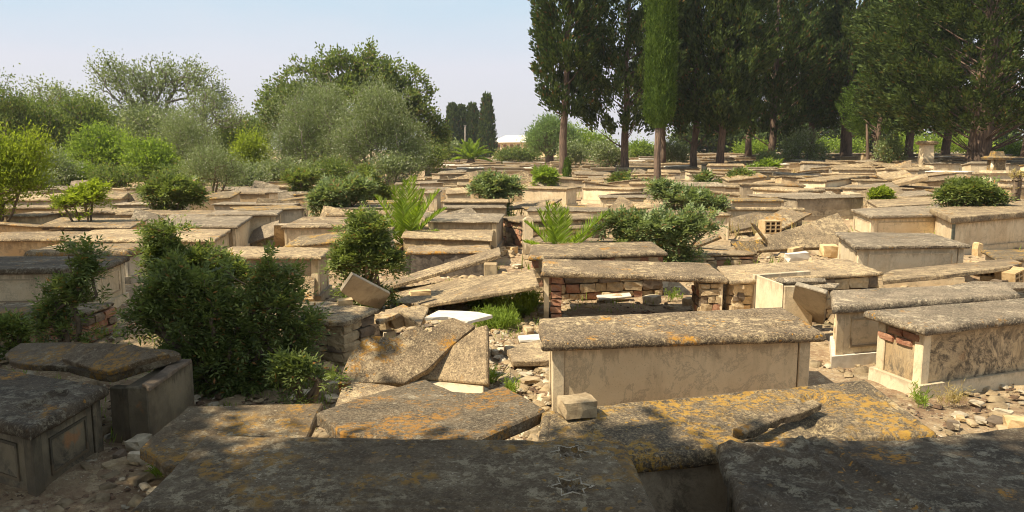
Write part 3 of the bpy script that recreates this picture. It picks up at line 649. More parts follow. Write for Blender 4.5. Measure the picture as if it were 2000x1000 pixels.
T_([(508, 356), (620, 353)], .50, 'small low tomb between the olive bush and the shrubs, centre left', 'plain', 'slab', 'marble', .05, .04, .06, yB=349)
# brick patch of the stained tomb
B0 = Q5[0]; e_ = nrm(Q5[3] - Q5[0]); nx = nrm(np.array([-e_[1], e_[0], 0])); nx = nx if nx[0] < 0 else -nx
for k, (u_, z_) in enumerate(((.22, .47), (.40, .47), (.30, .405), (.50, .405))):
    c_ = B0 + e_ * u_ - nx * .112 + 0; c_[2] = z_; stone_ob('brick', 'brick', c_, e_ * .17, nx * .06, np.array([0, 0, .055]), t5)
# second tier under the golden slab
# ------------------------------------------------------------------ broken and fallen pieces
def P_(*a, **k): return plate(*a, **k)
G1 = 'fallen slabs and broken panels'
P_('broken_slab', 'cracked tilting slab with orange lichen along its jagged upper edge, left half of the split', 'slab',
   [(792, 748), (660, 750), (684, 690), (708, 664), (735, 655), (768, 659), (796, 643), (822, 637), (840, 648), (862, 628), (884, 619), (905, 628), (930, 636), (880, 678), (835, 722)], ((1, .16), (0, .14), (10, .55)), .07, 'slab_orange' if False else 'slab_rough', G1, .012, .008)
P_('broken_slab', 'right half of the split tilting slab, pale with a rounded lump', 'slab', [(800, 740), (952, 750), (952, 634), (932, 638)], ((0, .10), (1, .12), (3, .50)), .06, 'slab_tan', G1, .006, .01)
P_('broken_slab', 'orange lichened broken slab lying askew with a heart shaped hollow', 'slab',
   [(939, 855), (800, 862), (669, 846), (640, 824), (617, 805), (700, 776), (770, 757), (831, 740), (856, 752), (888, 765), (936, 767), (984, 753), (1030, 777), (1066, 799)], ((4, .50), (0, .56), (12, .50)), .075, 'slab_orange', G1, .010, .012)
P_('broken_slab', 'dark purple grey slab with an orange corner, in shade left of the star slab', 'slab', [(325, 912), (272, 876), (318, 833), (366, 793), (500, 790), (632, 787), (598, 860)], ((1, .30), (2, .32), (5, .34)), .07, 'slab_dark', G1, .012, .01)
P_('marble_strip', 'white marble strip under the lower edge of the split slab', 'slab', [(798, 737), (945, 748), (944, 768), (796, 757)], ((0, .10), (1, .10), (2, .08)), .05, 'marble_pale', G1, .004)
P_('broken_slab', 'pale worn slab corner left of the split slab', 'slab', [(652, 800), (668, 757), (690, 746), (760, 752), (788, 757), (700, 790)], ((0, .20), (1, .22), (3, .24)), .05, 'slab_rough', G1, .012)
P_('fallen_slab', 'long slab propped up at its right end, rough stone behind it', 'slab', [(751, 562), (978, 497), (975, 482), (860, 517), (735, 554)], ((0, .10), (1, .58), (2, .58)), .05, 'slab', G1, .005, .008)
P_('fallen_slab', 'wider tan slab sloping down to the rubble, a broken brick on it', 'slab', [(831, 595), (940, 577), (1053, 557), (1042, 525), (900, 545), (764, 565), (745, 588)], ((0, .16), (2, .48), (3, .48)), .045, 'slab_tan', G1, .005, .008)
mb = MB(); q = U(958, 504, .55); q[2] = 0; mb.box(q + [0, .10, .2], (.09, 0, 0), (0, .10, 0), (0, 0, .27)); tag(mb.build('stone_post', M['plaster'], None, origin=q, bevel=.01), 'squat brown post holding up the propped slab', 'post')
P_('tipped_slab', 'pale panel tipped on its edge at the left end of the sloping slab', 'panel', [(663, 564), (686, 530), (760, 568), (741, 598), (700, 588)], ((0, .44), (1, .66), (2, .30)), .05, 'marble_grey', G1, .003, .006)
P_('broken_slab', 'flat tan piece with split edge under the sloping slab', 'slab', [(733, 625), (742, 612), (788, 594), (800, 600), (773, 614), (741, 627)], ((0, .34), (2, .32), (3, .34)), .04, 'slab_tan', G1, .006)
P_('broken_slab', 'tan wedge piece on top of the brown boulders', 'slab', [(778, 605), (817, 594), (838, 601), (822, 634)], ((0, .44), (1, .44), (3, .38)), .035, 'slab_tan', G1, .006)
P_('white_slab', 'bright white broken marble slab catching the sun', 'slab', [(856, 606), (900, 607), (932, 609), (962, 615), (913, 628), (875, 618), (829, 620)], ((0, .42), (3, .42), (6, .42)), .03, 'white', G1, .004, .003)
P_('fallen_slab', 'flat slab lying on the path beside the big marble tomb', 'slab', [(1000, 706), (985, 676), (1050, 666), (1100, 668), (1100, 703)], ((0, .08), (1, .08), (3, .08)), .05, 'slab_tan', G1, .012)
P_('white_slab', 'thin white slab at the foot of the green weeds', 'slab', [(1012, 655), (1060, 651), (1064, 662), (1014, 664)], ((0, .05), (1, .05), (2, .05)), .03, 'white', G1, .008)
P_('broken_slab', 'long broken strip with pale spots lying across the golden slab', 'slab', [(1454, 846), (1431, 836), (1500, 812), (1586, 779), (1607, 788), (1568, 804), (1530, 815), (1499, 828)], ((0, .60), (1, .61), (4, .605)), .045, 'slab_tan', G1, .006, .006)
P_('fallen_slab', 'great pale speckled slab leaning steeply, right of centre', 'slab', [(1478, 489), (1652, 480), (1658, 446), (1637, 415), (1570, 438), (1498, 461), (1505, 478)], ((0, .30), (1, .36), (3, .86)), .07, 'slab_tan', G1, .008, .01)
P_('fallen_slab', 'grey slab leaning behind the great pale one', 'slab', [(1427, 452), (1470, 442), (1518, 434), (1572, 425), (1545, 401), (1480, 412), (1427, 425)], ((0, .15), (3, .30), (4, .52)), .06, 'slab', G1, .008, .01)
P_('broken_slab', 'narrow dark panel standing on edge between the two leaning slabs', 'panel', [(1467, 434), (1475, 437), (1506, 478), (1499, 476)], ((0, .72), (1, .70), (2, .34)), .03, 'slab_dark', G1, .004)
P_('broken_slab', 'orange rimmed slab sliding down in front of the narrow dark panel', 'slab', [(1425, 472), (1500, 466), (1506, 480), (1470, 506), (1448, 497)], ((0, .36), (1, .42), (3, .08)), .03, 'slab_gold', G1, .008)
P_('fallen_slab', 'long thin slab bridging loose stones at the right, chamfered front edge', 'slab', [(1724, 548), (1722, 536), (1742, 527), (1974, 504), (1997, 513), (1972, 521), (1850, 536)], ((0, .36), (3, .44), (5, .46)), .055, 'slab_tan', G1, .006, .008)
P_('broken_slab', 'grey slab end poking in under the chamfered slab at the right edge', 'slab', [(1860, 556), (1905, 548), (2010, 552), (2010, 562), (1870, 564)], ((0, .32), (2, .34), (3, .30)), .05, 'slab_grey', G1, .008)
P_('fallen_slab', 'smooth sloping lectern like slab near the small conifer', 'slab', [(1728, 351), (1711, 341), (1767, 331), (1786, 343)], ((0, .62), (1, .75), (2, .95)), .10, 'slab_tan', G1, .004)
P_('fallen_slab', 'slab with moulded edge tipped up at its right end near the small conifer', 'slab', [(1748, 359), (1812, 345), (1811, 339), (1738, 351)], ((0, .55), (1, .85), (2, .9)), .12, 'slab_tan', G1, .004)
P_('fallen_slab', 'speckled slab lying flat behind the yellow green clump', 'slab', [(1618, 364), (1690, 352), (1740, 352), (1757, 364), (1640, 372)], ((0, .4), (2, .55), (3, .5)), .06, 'slab_grey', G1, .02)
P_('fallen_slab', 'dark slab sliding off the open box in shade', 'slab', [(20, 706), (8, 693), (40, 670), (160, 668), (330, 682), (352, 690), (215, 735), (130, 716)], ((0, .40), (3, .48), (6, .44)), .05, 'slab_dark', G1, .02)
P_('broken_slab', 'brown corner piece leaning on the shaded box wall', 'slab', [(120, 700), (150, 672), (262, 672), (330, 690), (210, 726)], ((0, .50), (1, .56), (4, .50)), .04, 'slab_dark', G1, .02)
P_('leaning_slab', 'rough textured panel leaning against the tan slabbed tomb', 'panel', [(528, 583), (612, 584), (617, 524), (532, 523)], ((0, .10), (1, .10), (2, .44)), .06, 'rough_dark' if False else 'slab_rough', G1, .008)
P_('upright_slab', 'upright dark panel with scooped corner carving, centre left', 'panel', [(536, 480), (648, 482), (652, 440), (640, 435), (536, 436)], ((0, .08), (1, .08), (4, .60)), .05, 'marble_dirty', G1, .002, .006)
P_('leaning_slab', 'sandy rough plate with crumbling top edge, leaning below the white smeared slab', 'panel', [(846, 488), (902, 488), (898, 464), (870, 466), (840, 465)], ((0, .18), (1, .18), (2, .40)), .04, 'slab_tan', G1, .01)
P_('stone_beam', 'narrow stone beam fallen diagonally beside the sandy rough plate', 'beam', [(934, 466), (940, 465), (967, 483), (960, 485)], ((0, .45), (1, .45), (2, .1)), .05, 'slab_grey', G1, .003)
P_('stone_beam', 'lichened beam leaning out of the wide bush', 'beam', [(1332, 482), (1404, 458), (1408, 462), (1340, 488)], ((0, .20), (1, .50), (2, .48)), .05, 'slab_orange', G1, .004)
P_('broken_slab', 'pointed thin slab tip behind the rubble bodied tomb', 'slab', [(1036, 466), (1060, 459), (1200, 467), (1226, 474), (1100, 476), (1040, 472)], ((0, .46), (2, .44), (4, .50)), .04, 'slab', G1, .008)
P_('leaning_slab', 'thick pale panel leaning against the white open box', 'panel', [(1545, 610), (1612, 628), (1618, 566), (1557, 549)], ((0, .20), (1, .18), (3, .66)), .05, 'marble_grey', G1, .003, .008)
P_('broken_slab', 'upper of two thin slabs stacked on the white open box', 'slab', [(1512, 548), (1520, 541), (1612, 543), (1614, 549), (1530, 551)], ((0, .58), (2, .58), (3, .56)), .035, 'slab_grey', G1, .004)
P_('broken_slab', 'lower of two thin slabs stacked on the white open box', 'slab', [(1510, 554), (1520, 548), (1640, 553), (1632, 561), (1530, 562)], ((0, .53), (2, .53), (3, .51)), .035, 'slab_grey', G1, .004)
P_('broken_slab', 'small light slab lying in the gap under the brick legged table', 'slab', [(1165, 576), (1230, 571), (1234, 578), (1170, 584)], ((0, .08), (1, .08), (2, .06)), .03, 'white', G1, .006)
P_('fallen_slab', 'slab with carved inscription tilted among the far rows before the pedestal', 'slab', [(1655, 345), (1700, 336), (1712, 341), (1672, 350)], ((0, .7), (1, .8), (2, .8)), .08, 'slab_tan', G1, .004) if False else None
P_('stone_block', 'worn block with a square hole leaning near the wide bush', 'block', [(1222, 470), (1234, 446), (1262, 449), (1252, 472)], ((0, .22), (1, .50), (2, .50)), .10, 'marble_grey', None, .006)
# white open box
q = U(1500, 600, 0); t = thing('open_box_tomb', 'lidless white marble box, its walls standing open', 'tomb', q, 'box tombs of the old cemetery')
A = U(1478, 537, .58); Bq = U(1530, 556, .58); Cq = U(1572, 556, .58)
mb = MB(); seg_box(mb, A, Bq, .05, -.05, .58, np.array([.3, .95])); mb.build('side_panel', M['marble_pale'], t, bevel=.006)
mb = MB(); seg_box(mb, Bq[:2] + [.01, -.02], Cq[:2] + [.1, .0], .05, -.05, .565, np.array([0, 1.])); mb.build('side_panel', M['marble'], t, bevel=.006)
mb = MB(); seg_box(mb, A[:2] + [0, .06], A[:2] + [.75, .35], .05, -.05, .57, np.array([-.3, .95])); mb.build('side_panel', M['marble_pale'], t, bevel=.006)
# shaded open box left
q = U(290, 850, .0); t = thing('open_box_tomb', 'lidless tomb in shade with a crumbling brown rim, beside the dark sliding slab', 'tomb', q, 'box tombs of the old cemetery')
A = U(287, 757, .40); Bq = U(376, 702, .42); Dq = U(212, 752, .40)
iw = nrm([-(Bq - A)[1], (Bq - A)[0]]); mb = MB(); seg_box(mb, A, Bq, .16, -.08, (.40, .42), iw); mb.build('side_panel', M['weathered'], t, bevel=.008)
mb = MB(); seg_box(mb, A[:2] + iw * .165, Bq[:2] + iw * .165, -.0, 0, .3, iw) if False else None
P_('rim', None, None, [(290, 757), (375, 701), (346, 700), (276, 749)], ((0, .43), (1, .45), (2, .45)), .03, 'rock_dark', parent=t, amp=.02)
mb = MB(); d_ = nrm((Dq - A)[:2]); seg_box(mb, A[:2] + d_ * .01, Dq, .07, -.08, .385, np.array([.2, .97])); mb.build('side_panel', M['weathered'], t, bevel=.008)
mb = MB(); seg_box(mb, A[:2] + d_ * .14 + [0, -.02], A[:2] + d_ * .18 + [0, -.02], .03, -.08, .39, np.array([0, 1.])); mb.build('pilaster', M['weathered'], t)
# stone table on dry stone wall
q = U(650, 690, 0); t = thing('stone_table_tomb', 'crumbling slab on a dry stone wall, a small rock and flat pebble on top', 'tomb', q, 'box tombs of the old cemetery')
tq = [(556, 588), (640, 588), (742, 603), (705, 618), (672, 629), (610, 626), (545, 612)]
plate('slab', None, None, tq, ((0, .46), (2, .46), (4, .44)), .045, 'slab_rough', parent=t, amp=.02, bevel=.008)
Pq, _ = plane_pts(tq, ((0, .46), (2, .46), (4, .44)))
ins = lambda p, c, k=.08: p[:2] + (c[:2] - p[:2]) * k
cq = sum(Pq) / len(Pq)
A, Bq, Cq = ins(Pq[6], cq), ins(Pq[4], cq, .12), ins(Pq[2], cq, .12)
MB().prism([np.array([*ins(p, cq, .3), .40]) for p in Pq], [np.array([*ins(p, cq, .3), -.05]) for p in Pq]).build('core', M['rock_dark'], t)
for a, b2 in ((A, Bq), (Bq, Cq)):
    e_ = nrm(b2 - a); n_ = np.array([-e_[1], e_[0]]); n_ = n_ if np.dot(n_, cq[:2] - a) > 0 else -n_
    rubble_face(a, b2, -.04, .40, n_, t, ('rock', 'rock', 'rock_dark'), .075, .16, 'stone', .010, .08, .26)
feet.append((cq[0], cq[1], .8, .5, 0))
# loose stones, bricks and blocks as things of their own
def stone_thing(name, label, cat, px, py, h, size, m, rot=None, group=None):
    p = U(px, py, h); a = R.uniform(0, 3.1) if rot is None else rot; sx, sy, sz = size
    ob = stone_ob(name, m, p + [0, 0, sz * .42], np.array([math.cos(a), math.sin(a), R.uniform(-.1, .1)]) * sx, np.array([-math.sin(a), math.cos(a), R.uniform(-.1, .1)]) * sy, np.array([R.uniform(-.1, .1), R.uniform(-.1, .1), 1]) * sz, None)
    return tag(ob, label, cat, group)
stone_thing('stone_block', 'squared broken stone resting where the golden slab meets the path', 'stone', 1125, 808, .54, (.19, .15, .10), 'rock', .3)
stone_thing('rock', 'small yellow rock on the stone table', 'stone', 674, 597, .45, (.14, .10, .075), 'clay', .4)
stone_thing('rock', 'flat grey pebble on the stone table', 'stone', 578, 586, .45, (.16, .10, .05), 'rock_dark', .1)
stone_thing('broken_brick', 'broken brick on the sloping tan slab', 'brick', 820, 576, .25, (.25, .10, .06), 'clay', .25)
stone_thing('rock', 'rough stone lying on the end of the white smeared slab', 'stone', 946, 445, .46, (.34, .16, .10), 'rock_dark', .05)
for lab, px, py, h, s_ in (('brown boulder nearest the stone table', 745, 655, 0, (.22, .18, .20)), ('largest brown boulder below the tan wedge piece', 780, 634, .16, (.24, .2, .18)), ('reddish boulder right beside the tan wedge piece', 808, 633, .16, (.22, .2, .15)),
                           ('round boulder on top of the heap by the stone table', 748, 634, .18, (.15, .13, .13)), ('pale rock at the foot of the boulder heap', 757, 662, .02, (.16, .12, .10)), ('dark stone wedged in the boulder heap', 727, 668, .0, (.16, .12, .22))):
    stone_thing('boulder', lab, 'stone', px, py, h, s_, 'rock_white' if 'pale' in lab else 'rock_dark' if 'dark' in lab else 'rock', group='heap of boulders beside the stone table')
def hollow_block(label, px, py, h, rot, tilt=0, s_=1.0):
    p = U(px, py, h); ob = MB(); L_, W_, Hh = .20 * s_, .10 * s_, .16 * s_; k = 3
    ca, sa = math.cos(rot), math.sin(rot)
    ux = np.array([ca, sa, 0]); uy = np.array([-sa, ca, 0]); uz = np.array([0, 0, 1.])
    if tilt: ux, uz = ux * math.cos(tilt) + uz * math.sin(tilt), uz * math.cos(tilt) - ux * math.sin(tilt)
    th = .016 * s_; c_ = p + uz * Hh / 2
    for i in range(k + 1): ob.box(c_ + ux * (-L_ / 2 + i * L_ / k), ux * th / 2, uy * W_, uz * Hh / 2)
    for j in range(k + 1):
        for i in range(k): ob.box(c_ + ux * (-L_ / 2 + (i + .5) * L_ / k) + uz * (-Hh / 2 + th / 2 + j * (Hh - th) / k), ux * (L_ / k / 2 - th / 2 - .0005), uy * (W_ - .002), uz * (th / 2))
    ob.box(c_ + uy * (W_ - .012), ux * (L_ / 2 - .003), uy * .004, uz * (Hh / 2 - .003))
    tag(ob.build('hollow_block', M['clay'], None, origin=p), label, 'block', 'perforated clay blocks')
hollow_block('perforated clay block standing between the two leaning slabs', 1503, 455, .42, .1, 0, 1.5)
hollow_block('perforated clay block under the raised brown slab on the left', 172, 458, .28, .0, 0, 1.0)
hollow_block('perforated clay block under the long thin slab on the right', 1918, 538, .22, -.1, 0, 1.2)
hollow_block('perforated clay block lying in the pile at the right edge', 1975, 556, .22, .5, .2, 1.3)
stone_thing('clay_block', 'yellow block with small holes next to the cream fluted tomb', 'block', 1617, 500, .30, (.24, .16, .20), 'clay', .1)
stone_thing('clay_block', 'yellow block leaning on the white chunk in front of the great leaning slab', 'block', 1553, 498, .28, (.26, .12, .14), 'clay', .6)
stone_thing('white_block', 'chunky white marble block in front of the great leaning slab', 'block', 1556, 508, .24, (.42, .14, .13), 'white', .35)
for k, (px, py, m) in enumerate(((1935, 552, 'rock'), (1962, 545, 'clay'), (1990, 548, 'rock'), (1950, 560, 'rock_dark'), (1985, 538, 'clay'), (1720, 486, 'rock_white'), (1908, 498, 'clay'))):
    stone_thing('rubble_stone', ('tan', 'yellow', 'brown tinged', 'dark', 'flat yellow', 'whitish', 'squared ochre')[k] + ' stone ' + ('in the pile at the right edge' if k < 5 else 'beside the fluted cream tomb' if k == 5 else 'standing at the right end of the fluted cream tomb'), 'stone', px, py, .22 if k < 5 else .25, (.22, .14, .10) if k < 5 else (.13, .11, .22), m, group='loose stones on the right')
# tiny headstone, post
q = U(1031, 495, 0); t = MB(); P = []
for k in range(9): a = math.pi * k / 8; P.append((math.cos(a) * .10, .62 + .09 * math.sin(a)))
out_ = [(.10, -.05)] + P + [(-.10, -.05)]
t.prism([q + [x, -.05, z] for x, z in reversed(out_)], [q + [x, .05, z] for x, z in reversed(out_)]); tag(t.build('headstone', M['marble'], None, origin=q, bevel=.008), 'narrow upright headstone with a rounded top on the path', 'headstone')
q = U(1026, 500, 0); mb = MB().box(q + [0, 0, .3], (.015, 0, 0), (0, .1, 0), (.0, 0, .4)); tag(mb.build('marble_plate', M['marble_pale'], None, origin=q), 'thin pale plate standing beside the rounded headstone', 'panel')
# urn shaped marble sarcophagus piece
q = U(1778, 452, .18); Pz = [(.0, .16), (.06, .23), (.13, .25), (.2, .20), (.26, .16), (.30, .20), (.34, .22)]
t = thing('marble_urn', 'bulging pale marble urn piece leaning before the green posted tomb', 'urn', q); mb = MB(); rings = []
for z, r in Pz: rings.append([q + [sx * r * 1.15, sy * r * .7, z] for sx, sy in ((-1, -1), (1, -1), (1, 1), (-1, 1))])
for i in range(len(rings) - 1): mb.prism(rings[i + 1], rings[i])
mb.build('body', M['marble_pale'], t)
arc = [(-.26, .345)] + [(-.26 * math.cos(a), .345 + .10 * math.sin(a)) for a in np.linspace(0.1, math.pi - .1, 9)] + [(.26, .345)]
MB().prism([q + [x, -.16, z] for x, z in reversed(arc)], [q + [x, .16, z] for x, z in reversed(arc)]).build('lid', M['slab_grey'], t, bevel=.006)
MB().box(q + [0, 0, -.11], (.16, 0, 0), (0, .12, 0), (0, 0, .12)).build('foot', M['marble'], t)
# block with dark end
q = U(1668, 421, 0); tag(MB().box(q + [0, .3, .3], (.17, 0, 0), (0, .3, 0), (0, 0, .34)).build('stone_block', M['marble'], None, origin=q, bevel=.01), 'upright cream block with a dark side next to the dark front tomb', 'block')
# pedestal and ornate monument
def stack_prof(mb, q, prof, sides=4, rot=math.pi / 4, sy=1.0):
    for (z0, r0, z1, r1) in prof:
        T = [q + [r1 * math.cos(rot + 2 * math.pi * k / sides), sy * r1 * math.sin(rot + 2 * math.pi * k / sides), z1] for k in range(sides)]
        B = [q + [r0 * math.cos(rot + 2 * math.pi * k / sides), sy * r0 * math.sin(rot + 2 * math.pi * k / sides), z0] for k in range(sides)]
        mb.prism(T, B)
q = U(1806, 340, 0); s_ = 1.0
t = thing('pedestal', 'tan tapering pedestal with a flat cap rising over the far right rows', 'monument', q)
mb = MB(); stack_prof(mb, q, [(-.1, .62, .35, .62), (.351, .52, .5, .50)]); mb.build('base', M['marble'], t)
mb = MB(); stack_prof(mb, q, [(.501, .40, 1.45, .34)]); mb.build('shaft', M['marble'], t)
mb = MB(); stack_prof(mb, q, [(1.451, .42, 1.52, .54), (1.521, .54, 1.60, .54), (1.601, .50, 1.66, .40)]); mb.build('cap', M['slab_tan'], t)
q = U(1940, 385, 0)
t = thing('monument', 'ornate stepped stone monument with small columns, rightmost among the trees', 'monument', q)
mb = MB(); stack_prof(mb, q, [(-.1, .62, .12, .62), (.121, .50, .80, .50), (.801, .60, .86, .64), (.861, .52, .94, .5)]); mb.build('base', M['marble'], t)
for dx in (-.2, .2):
    mb = MB().tube([q + [dx, -.12, .941], q + [dx, -.12, 1.0], q + [dx, -.12, 1.3]], [.09, .06, .055], 10); mb.build('column', M['marble'], t, True)
mb = MB(); stack_prof(mb, q, [(.941, .28, 1.30, .28), (1.301, .46, 1.38, .50), (1.381, .50, 1.44, .36), (1.441, .25, 1.6, .2)]); mb.build('top', M['slab_gold'], t)
q = U(1845, 345, 0)
# white tomb far right and others mid field
T_([(1806, 334), (1890, 335)], .72, 'bright white slabbed tomb in front of the large leaning tree', 'panel', 'white', 'marble', .05, .05, .07, yB=330)
T_([(1966, 352), (2040, 352)], .75, 'tomb beside the ornate monument at the right edge', 'panel', 'slab_tan', 'marble', .05, .05, .07, yB=347)
T_([(826, 376), (856, 376)], .80, 'narrow upright cabinet like tomb beside the near palm', 'panel', 'slab_grey', 'marble', .04, .04, .05, yB=371)
t, Qr = T_([(858, 340), (916, 339)], .70, 'tomb with three carved rosettes along its brown front', 'plain', 'slab', 'marble_dirty', .04, .04, .05, yB=336)
for k in range(3):
    c_ = Qr[0] + (Qr[1] - Qr[0]) * (.22 + .28 * k) + [0, .03, -.24]; pts = [c_ + np.array([.12 * math.cos(a), 0, .12 * math.sin(a)]) for a in np.linspace(0, 2 * math.pi, 15)]
    MB().tube(pts, .025, 5, False).build('rosette', M['marble'], t, True)
T_([(820, 358), (868, 356)], .62, 'collapsed tomb with rust coloured side behind the near palm', 'plain', 'slab_grey', 'marble_dirty', .04, .04, .05, yB=351)
T_([(868, 352), (915, 350)], .55, 'tomb with a rusty brown panel tipped askew', 'plain', 'slab_rough', 'plaster', .04, .04, .05, yB=346)

# ------------------------------------------------------------------ rows of tombs beyond, each an object of its own
def near_feet(x, y, mg=.0):
    for fx, fy, fl, fw, fa in feet:
        dx, dy = x - fx, y - fy; a_ = dx * math.cos(fa) + dy * math.sin(fa); b_ = -dx * math.sin(fa) + dy * math.cos(fa)
        if abs(a_) < fl + mg and abs(b_) < fw + mg: return True
    return False
protos = []
tops = ['slab_tan', 'slab', 'slab_grey', 'slab_tan', 'slab_grey', 'slab_gold', 'white', 'slab_rough', 'slab_tan', 'slab_grey']
sides = ['marble', 'plaster', 'marble_grey', 'marble', 'marble_pale', 'marble', 'marble', 'marble_dirty', 'marble_grey', 'marble']
look = ['cream tomb, tan slab', 'plastered tomb, dark slab', 'grey tomb, grey slab', 'smooth tomb, thick tan slab', 'pale tomb, grey slab', 'beige tomb, orange lichened slab', 'beige tomb, white slab', 'stained tomb, crumbling slab', 'grey tomb, ridged lid', 'cream tomb, stepped lid']
def gable(su, sv, L, W): return .11 * np.clip(1 - np.abs(2 * sv / W - 1), 0, 1)
def stepped(su, sv, L, W): d = np.minimum(np.minimum(su, L - su), np.minimum(sv, W - sv)); return .045 / (1 + np.exp(-(d - .11) / .008)) + .035 / (1 + np.exp(-(d - .2) / .008))
for k in range(10):
    t = thing('tomb', 'prototype', 'tomb', (0, 0, 0), 'tombs in the rows beyond'); Lh, Wh, zh = .97, .40, .60; th = (.05, .06, .05, .11, .06, .05, .05, .08, .06, .06)[k]
    Q = [np.array(v, float) for v in ((-Lh, -Wh, zh), (Lh, -Wh, zh), (Lh, Wh, zh), (-Lh, Wh, zh))]
    slab(Q, th, M[tops[k]], t, .05 if k == 9 else .09, gable if k == 8 else stepped if k == 9 else None, 2.0 if k == 7 else 1.2, th * .5, groove=False)
    mb = MB(); o = .05; mb.prism([np.array([sx * (Lh - o), sy * (Wh - o), zh - th - .002]) for sx, sy in ((-1, -1), (1, -1), (1, 1), (-1, 1))], [np.array([sx * (Lh - o - .01), sy * (Wh - o - .01), -.2]) for sx, sy in ((-1, -1), (1, -1), (1, 1), (-1, 1))])
    mb.build('body', M[sides[k]], t, bevel=.008)
    if k in (0, 3, 4, 6):
        mb = MB()
        for sx in (-1, 1):
            mb = MB().box((sx * (Lh - o - .06), -Wh + o - .008, .22), (.055, 0, 0), (0, .012, 0), (0, 0, zh - th - .005 - .22)); mb.build('pilaster', M['marble'], t)
    if k in (0, 2, 4, 5):
        MB().prism([np.array([sx * (Lh - .01), sy * (Wh - .01), .08]) for sx, sy in ((-1, -1), (1, -1), (1, 1), (-1, 1))], [np.array([sx * (Lh - .01), sy * (Wh - .01), -.2]) for sx, sy in ((-1, -1), (1, -1), (1, 1), (-1, 1))]).build('plinth', M[sides[k]], t)
    protos.append(t)
tilt_mesh = {}
def copy_tomb(pr, loc, rot, scl):
    r = pr.copy(); C.objects.link(r); r.location = loc; r.rotation_euler = rot; r.scale = scl
    for ch in pr.children:
        c = ch.copy(); C.objects.link(c); c.parent = r
    return r
veg_clear = [(p[0], p[1], .9) for p in (U(1097, 362, 0), U(1220, 357, 0), U(1282, 386, 0), U(1351, 350, 0), U(1402, 352, 0), U(1640, 330, 0), U(1705, 334, 0), U(1895, 345, 0), U(960, 378, 0), U(1100, 455, 0), U(792, 432, 0))]
marks = [(25, 'the willowy bush at the left edge'), (160, 'the thin yellow green bush'), (335, 'the dark glossy bush'), (425, 'the small olive tree'), (560, 'the rounded olive trees'), (700, 'the tangled grey green shrubs'), (790, 'the near palm'),
         (880, 'the distant palm'), (962, 'the round bush on the path'), (1035, 'the path of rubble'), (1097, 'the first tall cypress'), (1165, 'the gap between two cypress trunks'), (1220, 'the second cypress trunk'), (1282, 'the slim column cypress'), (1351, 'the fourth cypress trunk'),
         (1402, 'the fifth cypress trunk'), (1480, 'the dark cypress grove'), (1570, 'the olive bush under the grove'), (1640, 'the thick grey trunk'), (1705, 'the small conifer'), (1760, 'the bush beside the small conifer'), (1806, 'the tan pedestal'), (1895, 'the large leaning tree'), (1975, 'the ornate monument')]
ORD = 'first second third fourth fifth sixth seventh eighth ninth tenth eleventh twelfth thirteenth fourteenth fifteenth sixteenth seventeenth eighteenth nineteenth twentieth'.split()
ORD += ['twenty-' + o for o in ORD[:9]] + ['thirtieth'] + ['thirty-' + o for o in ORD[:9]]
feet.append((5.2, 15.6, 1.2, 2.6, 0))
cells = []; y = 13.2
while y < 120:
    step = 1.55 + (y > 40) * .25 + (y > 70) * .6; x = -.72 * y - 2 + R.uniform(0, 2)
    while x < .72 * y + 2:
        w_ = R.uniform(.85, 1.15); cx, cy = x + R.uniform(-.1, .1), y + R.uniform(-.35, .35)
        x += 2.35 * R.uniform(.95, 1.25) + (R.rand() < .10) * 1.2
        if cx < -7 - .12 * cy and cy > 33: continue
        if cx < -.10 * cy and cy > 44: continue
        if abs(cx - .012 * cy - .0) < .75 and cy < 60: continue
        bad = False
        for fx, fy, fl, fw, fa in feet:
            dx, dy = cx - fx, cy - fy; a_ = dx * math.cos(fa) + dy * math.sin(fa); b_ = -dx * math.sin(fa) + dy * math.cos(fa)
            if abs(a_) < fl + 1.05 * w_ and abs(b_) < fw + .48: bad = True; break
        if bad: continue
        if any(abs(cx - vx) < 1.0 + vr * .3 and abs(cy - vy) < vr for vx, vy, vr in veg_clear): continue
        cells.append((cx, cy, w_))
    y += step
info = []
for cx, cy, w_ in cells[:262]:
    k = int(R.choice(10, p=(.14, .18, .13, .08, .10, .07, .03, .11, .08, .08))); info.append((cx, cy, w_, k))
cnt = {}
for cx, cy, w_, k in sorted(info, key=lambda i: i[1]):
    px = 1000 + F * cx / cy; j = min(range(len(marks)), key=lambda i: abs(marks[i][0] - px)); n = cnt.get(j, 0); cnt[j] = n + 1
    tl = R.rand() < .34
    r = copy_tomb(protos[k], (cx, cy, g(cx, cy) + R.uniform(-.08, .04)), (R.normal(0, .012) + (R.uniform(-.16, .16) if tl else 0), R.normal(0, .015) + (R.uniform(-.12, .12) if tl else 0), R.normal(.01, .085)), (w_, R.uniform(.75, 1.15), R.uniform(.62, 1.12)))
    r['label'] = f"{'leaning ' if tl else ''}{look[k]}, {ORD[n]} back near {marks[j][1]}"
for p in protos:
    for ch in list(p.children): bpy.data.objects.remove(ch)
    bpy.data.objects.remove(p)
lean = []
for k in range(4):
    L_, W_ = (.9, .38) if k % 2 else (.6, .34); bm_ = MB(); P = jag([np.array([-L_, -W_, 0.]), np.array([L_, -W_, 0.]), np.array([L_ * (1 if k < 2 else .6), W_, 0.]), np.array([-L_ * .95, W_, 0.])], .04, 2)
    bm_.prism([p + [0, 0, .025] for p in P], [p - [0, 0, .025] for p in P]); o_ = bm_.build('fallen_slab', M[('slab_tan', 'slab', 'slab_grey', 'slab_rough')[k]], None, origin=(0, 0, 0), bevel=.006); lean.append(o_)
lc = {}
spots = sorted([(R.uniform(-.6, .62), 15.6 * (50 / 15.6) ** R.rand()) for _ in range(70)], key=lambda s_: s_[1])
